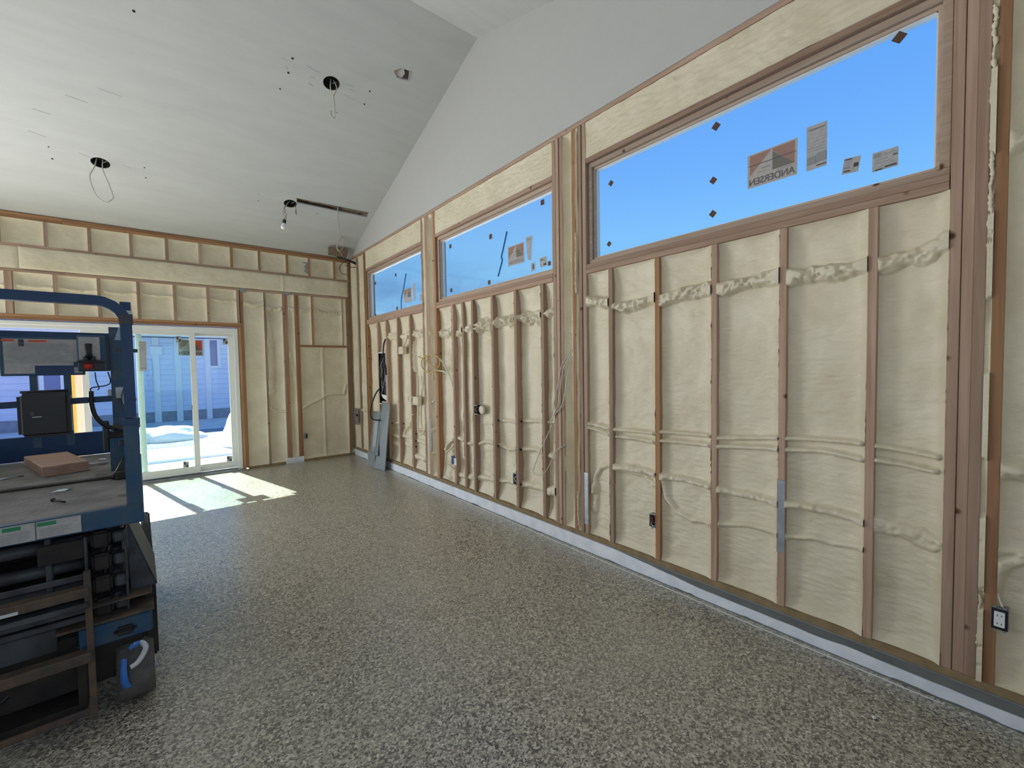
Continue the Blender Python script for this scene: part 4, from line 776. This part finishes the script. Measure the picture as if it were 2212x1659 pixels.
tubes('string', [[onZ(835, 1013, .003), onZ(1000, 1082, .003), onZ(1150, 1147, .003), onZ(1234, 1184, .003)], [onZ(1234, 1184, .003), onZ(1354, 1234, .003), onZ(1470, 1283, .003), onZ(1640, 1356, .003), onZ(1857, 1446, .003), onZ(2040, 1522, .003)]], .0028, M['white'], t)
bm = bmesh.new(); p = onZ(1888, 1549, .004); bmesh.ops.create_icosphere(bm, subdivisions=2, radius=.009)
for v in bm.verts: v.co = Vector((v.co.x*1.2, v.co.y*.8, v.co.z*.5))*(1+.3*random.random())+p
link('white_crumb', to_mesh(bm, 'crumb'), M['white'], None, label='small white crumb of foam on the floor, bottom right', category='debris')

# ================================================================ SCISSOR LIFT
LX0 = -.076
lift = thing('scissor_lift', 'blue electric scissor lift, platform lowered, standing by the open sliding door', 'scissor lift', (LX0, 2.60, 0), math.radians(1.7))
def LB(name, x0, x1, y0, y1, z0, z1, mat, bev=.004, parent=None, **p): return box(name, x0, x1, y0, y1, z0, z1, M[mat], parent or lift, bev, **p)
def LT(name, pts, r, mat, square=True, n=1, seg=10, parent=None, **p): return tube(name, pts, r, M[mat], parent or lift, seg, square, n, **p)
DZ1 = .985; LW = .76
# decks
LB('main_deck', -LW+.01, -.035, .02, .745, DZ1-.02, DZ1-.002, 'deck', .002); LB('extension_deck', -LW+.04, -.055, .755, 1.70, DZ1-.006, DZ1+.016, 'deck', .002)
LB('deck_lip', -LW+.05, -.12, .735, .765, DZ1-.004, DZ1+.008, 'grease_shade', .002)
LB('deck_edge', -LW, 0, -.012, .02, .902, DZ1, 'liftblue2', .004); LB('deck_edge', -.03, 0, .02, 1.62, .902, DZ1, 'liftblue2', .004); LB('deck_edge', -LW, -LW+.03, .02, 1.62, .902, DZ1, 'liftblue2', .004)
LB('deck_underside', -LW+.03, -.03, .02, 1.62, .915, .96, 'grease_shade', 0)
# placards on the near edge
def placard(x0, x1, z0, z1, lbl, grn):
    s_ = LB('placard', x0, x1, -.0150, -.0125, z0, z1, 'paper2', 0, label=lbl); w_ = x1-x0; h_ = z1-z0
    LB('print', x0+w_*grn, x0+w_*(grn+.42), -.0160, -.0152, z1-h_*.27, z1-h_*.06, 'green_ink', 0, s_)
    for k in range(5): LB('print', x0+w_*.08, x0+w_*random.uniform(.6, .95), -.0160, -.0152, z0+h_*(.10+.11*k), z0+h_*(.115+.11*k)+.001, 'print_grey', 0, s_)
    return s_
placard(-.335, -.205, .910, .980, 'white notice placard with green header, right one', .02); placard(-.455, -.338, .908, .980, 'white notice placard with green header and red symbols', .25); placard(-.60, -.46, .908, .980, 'white notice placard with green header, left one', .3)
LB('light_block_beam', -LW+.03, -.03, .45, .50, .80, .915, 'grease_shade'); LB('light_block_beam', -LW+.03, -.03, 1.2, 1.25, .80, .915, 'grease_shade'); LB('light_block_core', -.58, -.19, .45, 1.5, .46, .86, 'grease_shade')  # dark beams and core added to block bright gaps under the deck
# rails
r_ = .0205; PX, PY = -.030, .022
LT('guardrail', [(-LW+.03, PY, .99), (-LW+.03, PY, 1.80)]+[(-LW+.03+.10*(1-math.cos(a)), PY, 1.80+.10*math.sin(a)) for a in (.3, .6, .9, 1.2, 1.5)]+[(-.15-.03, PY, 1.90)]+[(-.13+.10*math.sin(a)-.0, PY, 1.80+.10*math.cos(a)) for a in (.05, .3, .6, .9, 1.2, 1.5)]+[(PX, PY, 1.70), (PX, PY, 1.38)], r_, 'liftblue')
LT('post_sleeve', [(PX, PY, .905), (PX, PY, 1.37)], .027, 'liftblue2'); LT('post_collar', [(PX, PY, 1.345), (PX, PY, 1.375)], .031, 'liftblue')
LT('post_cap', [(PX, PY, 1.80), (PX, PY, 1.845)], .024, 'liftgrey'); LB('rail_latch', PX-.045, PX+.035, PY-.01, PY+.03, 1.675, 1.69, 'black', .001)
LB('pin', PX-.045, PX-.026, PY-.01, PY+.01, 1.255, 1.28, 'black', .002)
# side rail running back behind the post
LT('side_rail', [(PX, PY+.02, 1.885), (PX, .80, 1.885)], .019, 'liftblue'); LT('side_rail', [(PX-.002, PY+.02, 1.42), (PX-.002, .80, 1.42)], .017, 'liftblue'); LT('side_rail', [(-LW+.03, PY+.02, 1.885), (-LW+.03, .80, 1.885)], .019, 'liftblue')
# far section: inner posts, arm, mid rail, toe board
IX, IY = -.093, .92
LT('inner_post', [(IX, IY, 1.03), (IX, IY, 1.855)], .026, 'liftblue2'); LT('inner_post_foot', [(IX-.01, IY-.01, .985), (IX-.01, IY-.01, 1.20)], .035, 'liftblue2')
LT('arm', [(IX+.01, IY, 1.475), (IX+.04, IY-.02, 1.465), (PX-.005, IY-.25, 1.415)], .022, 'liftgrey'); LB('arm_bracket', IX-.01, IX+.055, IY-.03, IY+.03, 1.43, 1.50, 'galv', .004)
LB('arm_plate', IX+.02, IX+.055, IY-.012, IY+.012, 1.25, 1.43, 'liftgrey', .003); LB('arm_plate', IX-.045, IX-.02, IY-.015, IY+.02, 1.445, 1.485, 'galv', .004)
LT('mid_rail', [(-LW+.06, IY, 1.415), (IX, IY, 1.432)], .017, 'liftblue'); LT('upper_rail', [(-LW+.06, IY, 1.80), (IX-.02, IY, 1.80)], .018, 'liftblue')
LT('inner_post', [(-LW+.08, IY, 1.0), (-LW+.08, IY, 1.855)], .024, 'liftblue2')
LB('toe_board', -LW+.05, -.055, 1.68, 1.70, 1.005, 1.168, 'liftblue', .004); LB('toe_board', -LW+.04, -LW+.06, .80, 1.66, 1.0, 1.12, 'liftblue', .003)
# latch hardware at the inner post foot
LB('clamp', IX-.06, IX+.06, IY-.05, IY+.03, 1.195, 1.235, 'grease_shade', .008); LB('clamp', IX-.075, IX-.045, IY-.02, IY+.02, 1.12, 1.30, 'liftgrey', .006)
LT('bolt_pin', [(IX-.03, IY-.04, 1.27), (IX+.08, IY-.03, 1.225)], .014, 'rust', False, 1, 8); LT('bolt_pin', [(IX+.03, IY-.03, 1.30), (IX+.09, IY-.02, 1.25)], .010, 'grease_shade', False, 1, 8)
LB('hinge_block', IX+.03, IX+.085, IY-.12, IY+.02, 1.0, 1.20, 'black', .01); LT('lock_lever', [(IX+.02, IY-.16, 1.10), (IX-.005, IY-.20, 1.04), (IX-.03, IY-.23, .99)], [.006, .010, .016], 'black', False, 1, 8)
LB('post_step', IX-.02, PX-.02, IY-.26, IY-.18, .987, 1.03, 'grease_shade', .004)
# placard panel with control box
pz0, pz1 = 1.575, 1.785
P1 = LB('placard_board', -.545, -.225, IY-.035, IY-.028, pz0, pz1, 'liftblue2', .002)
LB('sheet', -.53, -.235, IY-.037, IY-.0355, pz0+.012, pz1-.010, 'paper2', 0, P1)
for a, b_, c_, d_, m_ in ((-.535, -.49, .185, .197, 'print_red'), (-.44, -.37, .183, .194, 'print_red'), (-.475, -.455, .16, .197, 'print_dark'), (-.42, -.27, .0, .055, 'liftblue'), (-.27, -.235, .045, .075, 'liftblue'), (-.245, -.235, .03, .045, 'tape_blue'), (-.225, -.212, .03, .045, 'tape_blue'), (-.235, -.223, .045, .06, 'tape_blue')):
    LB('print', a, b_, IY-.0382, IY-.0373, pz0+c_, pz0+d_, m_, 0, P1)
rn = random.Random(8)
for k in range(17): z_ = pz0+.07+.0066*k; a = rn.uniform(-.535, -.50); LB('print', a, rn.uniform(-.33, -.26), IY-.0382, IY-.0373, z_, z_+.0016, 'print_grey', 0, P1)
CB = LB('control_box', -.252, -.132, IY-.075, IY+.0, pz0+.02, pz1+.015, 'liftblue2', .006)
LB('face_plate', -.244, -.157, IY-.079, IY-.0755, pz0+.085, pz1+.005, 'paper2', .001, CB); LB('face_plate', -.247, -.142, IY-.079, IY-.0755, pz0+.025, pz0+.075, 'black', .001, CB)
LT('joystick', [(-.202, IY-.08, pz0+.09), (-.202, IY-.10, pz0+.12), (-.202, IY-.115, pz0+.175)], [.022, .012, .016], 'black', False, 1, 12, CB); LB('joystick_boot', -.229, -.175, IY-.10, IY-.079, pz0+.078, pz0+.105, 'black', .006, CB)
bm = bmesh.new(); lathe(bm, (-.207, IY-.079, pz0+.050), [(.014, 0), (.020, .008), (.018, .018), (.006, .022)], (0, -1, 0), 16); bmesh.ops.recalc_face_normals(bm, faces=bm.faces); link('stop_button', to_mesh(bm, 'b'), M['redbtn'], CB)
LB('box_handle', -.135, -.119, IY-.06, IY-.02, pz0+.02, pz1, 'black', .003, CB); LB('box_shelf', -.252, -.137, IY-.12, IY-.076, pz0+.072, pz0+.080, 'black', .002, CB)
for x_ in (-.43, -.30): LT('board_support', [(x_, IY-.015, 1.18), (x_, IY-.015, 1.62)], .014, 'liftblue2')
# manual storage case
MB_ = LB('manual_case', -.485, -.285, IY-.12, IY-.02, 1.245, 1.485, 'black', .02); LB('case_clip', -.435, -.42, IY-.125, IY-.118, 1.36, 1.385, 'liftgrey', .002, MB_); LB('case_clip', -.43, -.395, IY-.125, IY-.118, 1.352, 1.358, 'galv', .001, MB_)
LT('case_rim', [(-.475, IY-.07, 1.488), (-.295, IY-.07, 1.490)], .007, 'black', False, 1, 8, MB_)
# coiled control cable
cp = smooth_path([(-.185, IY-.03, 1.59), (-.182, IY-.03, 1.54), (-.172, IY-.03, 1.50), (-.178, IY-.03, 1.485)], 6); tube('control_wire', cp, .003, M['rubber'], lift, 6, False, 1)
cp = smooth_path([(-.205, IY-.05, 1.48), (-.205, IY-.05, 1.40), (-.19, IY-.05, 1.33), (-.15, IY-.05, 1.275), (-.10, IY-.04, 1.25)], 14)
tube('control_hose', cp, [.011+.0018*(i % 2) for i in range(len(cp))], M['black'], lift, 8, False, 1)
tube('control_wire', [(-.130, IY-.03, 1.59), (-.125, IY-.04, 1.52), (-.20, IY-.05, 1.50), (-.205, IY-.05, 1.48)], .0035, M['rubber'], lift, 6, False, 5)
Li = Matrix.Rotation(-math.radians(1.7), 4, 'Z') @ Matrix.Translation((-LX0, -2.60, 0))
plate('plastic_sheet', [Li @ onY(a, b_, 2.68) for a, b_ in ((264, 680), (283, 702), (286, 724), (268, 736), (247, 734))], (0, 1, 0), .001, M['sheet'], lift, label='scrap of clear plastic sheet taped inside the rail bend')
# scissor stack (folded): outer and inner arms, cross tubes, end plates
for side in (-.69, -.60, -.175, -.105):
    for k in range(4):
        z_ = .50+.102*k+(.0 if side in (-.69, -.105) else .045)*0
        LB('scissor_arm', side-.016, side+.016, .09+.01*k, 1.55, z_, z_+.066, 'liftgrey', .006)
for k in range(4):
    z_ = .533+.102*k; LT('cross_tube', [(-.70, .105, z_), (-.09, .105, z_)], .026, 'liftgrey', False, 1, 14); LT('cross_tube', [(-.66, .40, z_), (-.12, .40, z_)], .028, 'grease_shade', False, 1, 14)
    LB('pivot_boss', -.185, -.120, .05, .10, z_-.036, z_+.036, 'grease_shade', .01)
    LB('arm_cap', -.112, -.066, .04, .10, z_-.024, z_+.026, 'liftgrey', .008); LB('web_plate', -.325, -.305, .06, .14, z_-.045, z_+.045, 'liftgrey', .004)
LB('stack_bracket', -.345, -.205, .045, .055, .775, .86, 'grease_shade', .003); LB('stack_flange', -.205, -.195, .03, .12, .50, .87, 'liftgrey', .003); LB('stack_flange', -.075, -.067, .03, .12, .50, .87, 'liftgrey', .003)
# sloped side cover
bm = bmesh.new(); plate_bm(bm, [(-.060, .10, .885), (-.060, .55, .885), (.035, .55, .56), (.035, .10, .56), ], (-1, 0, -.3), .006); plate_bm(bm, [(-.064, .10, .885), (.035, .10, .56), (-.060, .10, .56)], (0, 1, 0), .005)
bmesh.ops.recalc_face_normals(bm, faces=bm.faces); link('side_cover', to_mesh(bm, 'side_cover'), M['liftgrey'], lift)
# chassis
LB('chassis_pan', -LW+.02, -.02, .12, 1.72, .16, .42, 'grease_shade', .01)
LB('chassis_beam', -.235, .012, .015, .03, .375, .475, 'liftblue2', .008); LB('beam_slot', -.125, -.045, .010, .016, .40, .438, 'black', .015)
LB('chassis_shelf', -.30, .018, .0, .30, .478, .490, 'rust', .003); LB('chassis_shelf', -.28, .015, .02, .30, .548, .558, 'rust', .003); LB('chassis_end', -LW, -.30, .04, .06, .40, .50, 'liftgrey', .004)
LB('side_module', -.02, .030, .12, 1.6, .20, .55, 'grease_shade', .01); LB('side_module', -LW-.03, -LW+.02, .12, 1.6, .20, .55, 'liftblue2', .01)
LB('wheel_arch', -.245, -.215, .02, .40, .13, .40, 'grease_shade', .003)
# wheels
def wheel(x0, x1, y, r=.163):
    w_ = thing_ = empty('wheel', (0, 0, 0)); w_.parent = lift; c = Vector((x0, y, r)); wd = x1-x0
    bm = bmesh.new(); lathe(bm, c, [(r*.55, 0), (r*.93, 0), (r, .016), (r, wd*.5), (r, wd-.016), (r*.93, wd), (r*.55, wd)], (1, 0, 0), 40); bmesh.ops.recalc_face_normals(bm, faces=bm.faces); link('tire', to_mesh(bm, 'tire', True), M['tire'], w_)
    bm = bmesh.new(); lathe(bm, c, [(r*.5, wd*.2), (r*.56, wd*1.01), (r*.2, wd*1.04)], (1, 0, 0), 24); bmesh.ops.recalc_face_normals(bm, faces=bm.faces); link('hub', to_mesh(bm, 'hub'), M['steelwhite'], w_)
    for k in range(5): an = k*2*math.pi/5; p = c+Vector((wd*1.0, math.cos(an)*r*.35, math.sin(an)*r*.35)); cyl('lug_nut', p, p+Vector((.012, 0, 0)), .011, M['galv'], w_, 6)
wheel(-.125, .012, .21); wheel(-LW-.01, -LW+.125, .21); wheel(-.125, .012, 1.50); wheel(-LW-.01, -LW+.125, 1.50)
# entry ladder
LT('ladder_stile', [(-.195, -.03, .10), (-.195, -.03, .52), (-.195, -.03, .74)], .011, 'rust', True); LT('ladder_stile', [(-LW+.02, -.03, .10), (-LW+.02, -.03, .72)], .011, 'rust', True)
for z_, m_, h_ in ((.125, 'rust', .014), (.375, 'rust', .022), (.655, 'rust', .020), (.60, 'liftgrey', .012)): LB('ladder_step', -LW+.03, -.19, -.06 if z_ > .3 else -.03, -.0 if z_ > .3 else -.01, z_-h_, z_+h_, m_, .005)
for z_ in (.70, .555, .52): LB('front_bar', -LW+.03, -.21, .02, .035, z_-.014, z_+.012, 'liftgrey', .004)
LB('part_tag', -.465, -.39, -.064, -.061, .640, .652, 'steelwhite', 0)
# drive unit seen through the ladder
mu = LB('drive_motor', -.52, -.31, .22, .36, .37, .47, 'liftblue', .01); bm = bmesh.new(); lathe(bm, (-.385, .20, .345), [(.030, 0), (.052, 0), (.055, .01), (.05, .05), (.02, .06)], (0, 1, 0), 24); bmesh.ops.recalc_face_normals(bm, faces=bm.faces); link('motor_flange', to_mesh(bm, 'mf'), M['steelwhite'], mu)
LB('pump_block', -.60, -.44, .19, .30, .25, .35, 'liftblue', .012); LT('hydraulic_hose', [(-.60, .18, .30), (-.50, .12, .22), (-.42, .15, .28), (-.36, .19, .36)], .010, 'black', False, 6, 8)
LB('inner_floor', -LW+.03, -.22, .05, 1.6, .10, .13, 'grease_shade', .003)
# things lying on the lift deck / wheel
def on_deck(px, py, z): return onZ(px, py, z)
ZW = 1.060; q = [on_deck(91, 1010, ZW), on_deck(192, 995, ZW), on_deck(146, 975, ZW), on_deck(51, 986, ZW)]
bm = bmesh.new(); plate_bm(bm, q, (0, 0, -1), .058); es = [e for e in bm.edges]; bmesh.ops.bevel(bm, geom=es, offset=.003, segments=1, affect='EDGES'); bmesh.ops.recalc_face_normals(bm, faces=bm.faces)
link('wood_board', to_mesh(bm, 'wood_board'), wood('reddish_board', (.36, .21, .15), (.48, .32, .25), 0), None, label='thick reddish wooden board lying on the far part of the lift deck', category='board')
t = thing('deck_bolt', 'dark rusty bolt lying on the near part of the lift deck', 'bolt')
a, b_ = on_deck(114, 1080, .99), on_deck(140, 1084, .99)
tube('shank', [a, b_], .004, M['grease_shade'], t, 8, False, 1); lathed('head', a+Vector((0, 0, .0)), [(.009, -.004), (.009, .006)], (b_-a), M['grease_shade'], t, 6)
rn = random.Random(5)
for i, (px, py, s_) in enumerate(((130, 1062, .03), (146, 1058, .028), (192, 977, .04), (205, 972, .05), (218, 986, .03), (225, 1003, .03), (205, 1004, .03), (215, 1026, .035), (40, 1030, .04), (10, 1036, .035), (270, 1070, .03), (70, 1053, .03), (222, 994, .025))):
    c = on_deck(px, py, DZ1); zz = .9835
    if c.y > 3.3: c = on_deck(px, py, DZ1+.016); zz = DZ1+.0165
    if c.y > 4.2 or c.y < 2.66: continue
    bm = bmesh.new(); k = 6; vs = [bm.verts.new((c.x+s_*math.cos(2*math.pi*j/k)*rn.uniform(.5, 1.3), c.y+.35*s_*math.sin(2*math.pi*j/k)*rn.uniform(.6, 1.2), zz+rn.uniform(0, .010))) for j in range(k)]
    bm.faces.new(vs); r2 = bmesh.ops.extrude_face_region(bm, geom=bm.faces[:]); bmesh.ops.translate(bm, vec=(0, 0, .002), verts=[v for v in r2['geom'] if isinstance(v, bmesh.types.BMVert)]); bmesh.ops.recalc_face_normals(bm, faces=bm.faces)
    link('paint_flake', to_mesh(bm, 'flake'), M['deck'] if i % 3 else M['curb'], None, label='curled flake of dried debris on the dirty lift deck', category='debris', group='flakes of debris on the lift deck')
# blue film caught on the wheel
t = thing('blue_film_wrap', 'torn blue and clear plastic film stuck on the front of the near right lift wheel', 'plastic film')
def ribbon(name, pts, wds, mat, parent):
    bm = bmesh.new(); P_ = smooth_path(pts, 5); n_ = len(P_); prev = None
    for i, p in enumerate(P_):
        w_ = wds[0]+(wds[1]-wds[0])*i/(n_-1); d = (P_[min(i+1, n_-1)]-P_[max(i-1, 0)]).normalized(); sd_ = d.cross(Vector((-.25, -1, .1))).normalized()*w_
        c = [bm.verts.new(p-sd_), bm.verts.new(p+sd_), bm.verts.new(p+sd_+Vector((0, .0015, 0))), bm.verts.new(p-sd_+Vector((0, .0015, 0)))]
        if prev:
            for k in range(4): bm.faces.new((prev[k], c[k], c[(k+1) % 4], prev[(k+1) % 4]))
        prev = c
    bmesh.ops.recalc_face_normals(bm, faces=bm.faces); link(name, to_mesh(bm, name, True), mat, parent)
yq = 2.60
ribbon('blue_strip', [onY(268, 1424, 2.63), onY(267, 1450, 2.62), onY(269, 1472, 2.62), onY(276, 1486, 2.64)], (.010, .016), M['tape_blue'], t)
ribbon('blue_strip', [onY(273, 1482, 2.64), onZ(284, 1487, .022), onZ(300, 1489, .018), onZ(320, 1487, .018)], (.013, .004), M['tape_blue'], t)
ribbon('clear_strip', [onY(282, 1442, 2.62), onY(296, 1432, 2.63), onY(308, 1415, 2.64), onY(315, 1398, 2.64), onY(306, 1388, 2.65), onY(290, 1393, 2.64)], (.010, .012), M['film'], t)
ribbon('blue_patch', [onY(280, 1402, 2.64), onY(290, 1393, 2.64), onY(303, 1388, 2.645)], (.008, .012), M['tape_blue'], t)

# ================================================================ OUTSIDE
GZ = -.10
bm = bmesh.new(); add_box(bm, -60, 60, FY+.16, 70, GZ-.2, GZ, 0); link('ground', to_mesh(bm, 'ground'), M['concrete'], None, kind='structure', label='pale concrete yard outside the sliding door')
bm = bmesh.new(); add_box(bm, -60, 60, 12.4, 15.5, GZ, GZ+.008, 0); link('driveway', to_mesh(bm, 'driveway'), M['asphalt'], None, kind='structure', label='dull grey drive strip across the yard')
bm = bmesh.new(); add_box(bm, -4.5, 4.5, FY+.17, FY+1.1, GZ, -.02, .01); link('patio_step', to_mesh(bm, 'patio_step'), M['concrete'], None, kind='structure', label='concrete step outside the door')
HY = 19.0; hs = thing('neighbor_house', 'long blue-grey lap sided house seen through the sliding door', 'house', (0, 0, 0))
box('wall', -16, 5, HY, HY+6, GZ, 4.2, M['siding'], hs, 0)
for k in range(22): box('siding_board', -16, 5, HY-.012-.006, HY, .25+.18*k, .25+.18*k+.172, M['siding'], hs, .004)
box('foundation', -16, 5, HY-.03, HY, GZ, .25, M['asphalt'], hs, 0)
def hwin(x0, x1, z0, z1):
    w_ = boxes('window', frame_boxes(x0-.1, x1+.1, z0-.1, z1+.1, .1, HY-.06, HY), M['siding_trim'], hs, .004); box('pane', x0, x1, HY-.03, HY-.02, z0, z1, M['ext_glass'], w_, 0); None
def hx(px, py): v = onY(px, py, HY); return v.x, v.z
for (pa, pb, pc, pd) in ((-25, 12, 735, 775), (90, 132, 730, 842), (452, 470, 735, 790), (-120, -60, 735, 800)):
    xa, zt = hx(pa, pc); xb, zb_ = hx(pb, pd); hwin(xa, xb, zb_, zt)
xa, zt = hx(70, 800); xb, zb_ = hx(84, 893); box('trim_reflection_stripe', xa, xb, HY-.07, HY, GZ, 3.4, M['siding_trim'], hs, .004)
for pa, pb in ((330, 345), (378, 392), (443, 455), (262, 272)):
    xa = hx(pa, 800)[0]; xb = hx(pb, 800)[0]; box('trim_reflection_stripe', xa, xb, HY-.07, HY, GZ, 3.4, M['siding_trim'], hs, .004)  # pale stripes put the door glass reflections on the house as geometry
ez = hx(60, 716)[1]
box('fascia', -17, 5.6, HY-.75, HY-.70, ez-.1, ez+.12, M['siding_trim'], hs, .004); box('gutter', -17, 5.6, HY-.87, HY-.75, ez+.02, ez+.12, M['siding_trim'], hs, .01)
box('soffit', -17, 5.6, HY-.72, HY, ez-.10, ez-.07, M['siding_trim'], hs, 0); 
for k in range(3): box('shadow_gap', -17, 5.6, HY-.72+.2*k, HY-.68+.2*k, ez-.108, ez-.10, M['print_dark'], hs, 0)
plate('roof', [(-17, HY-.85, ez+.12), (5.6, HY-.85, ez+.12), (5.6, HY+4, ez+2.1), (-17, HY+4, ez+2.1)], (0, -.4, 1), .08, M['roofing'], hs)
v = hx(337, 757); box('reflection_box', v[0]-.16, v[0]+.16, HY-.16, HY, v[1]-.16, v[1]+.14, M['siding_trim'], hs, .02)  # pale box stands in for a square reflection in the glass
def mound(name, c, rx, ry, rz_, label, seed):
    bm = bmesh.new(); bmesh.ops.create_icosphere(bm, subdivisions=4, radius=1); rn_ = seed
    for v in bm.verts:
        f = 1+.55*float(fbm(np.array([v.co.x*1.6+rn_]), np.array([v.co.y*1.6+v.co.z*1.2]), rn_, 3)[0]); v.co = Vector((c[0]+v.co.x*rx*f, c[1]+v.co.y*ry*f, c[2]+max(v.co.z, -.05)*rz_*f))
    link(name, to_mesh(bm, name, True), M['snow'], None, label=label, category='snow')
v = onY(362, 948, 13.8); mound('snow_pile', (v.x, 13.8, GZ), .75, .5, .36, 'white snow pile seen through the left glass panel', 4)
v = onY(506, 945, 11.6); mound('snow_pile', (v.x+.25, 11.6, GZ), .45, .4, .9, 'tall white snow pile at the right edge of the door glass', 9)
t = thing('yellow_post', 'yellow ochre steel post on a dark foot, outside beyond the lift controls', 'post')
a, b_ = onY(146, 815, 9.6), onY(166, 930, 9.6); box('post', onY(149, 870, 9.6).x, onY(162, 870, 9.6).x, 9.6, 9.75, GZ, onY(150, 806, 9.6).z, M['yellow'], t, .01); box('foot', a.x-.02, b_.x+.10, 9.55, 9.85, GZ, GZ+.12, M['rust'], t, .01)
t = thing('pale_board_stack', 'pale pinkish board standing right behind the yellow post', 'board')
box('board', onY(162, 870, 9.9).x, onY(182, 870, 9.9).x, 9.9, 9.95, GZ, onY(165, 806, 9.9).z, M['pinkboard'], t, .004)
t = thing('white_fence', 'low white edging rail across the yard in front of the drive', 'fence')
box('rail', -3, 3.2, 10.35, 10.42, GZ+.0, GZ+.05, M['siding'], t, .004)

sm_ = basic('ceiling_scuff', (.36, .36, .35), .85)
for (a, b_, c, d, w_) in ((662, 142, 690, 156, .006), (668, 166, 682, 170, .005), (610, 125, 622, 132, .005), (616, 142, 622, 150, .006), (742, 204, 768, 217, .004), (754, 192, 768, 198, .005), (750, 183, 766, 187, .004), (666, 180, 676, 185, .010), (170, 330, 200, 342, .006), (262, 356, 286, 364, .005), (60, 282, 100, 296, .008), (140, 205, 190, 222, .007), (70, 235, 110, 247, .008), (210, 190, 262, 208, .005)):
    p, q_ = onC(a, b_), onC(c, d); e_w = (q_-p).cross(NS).normalized()*w_
    plate('scuff_mark', [p-e_w*.3, q_-e_w, q_+e_w*.2, p+e_w], -NS, .0005, sm_, CE)
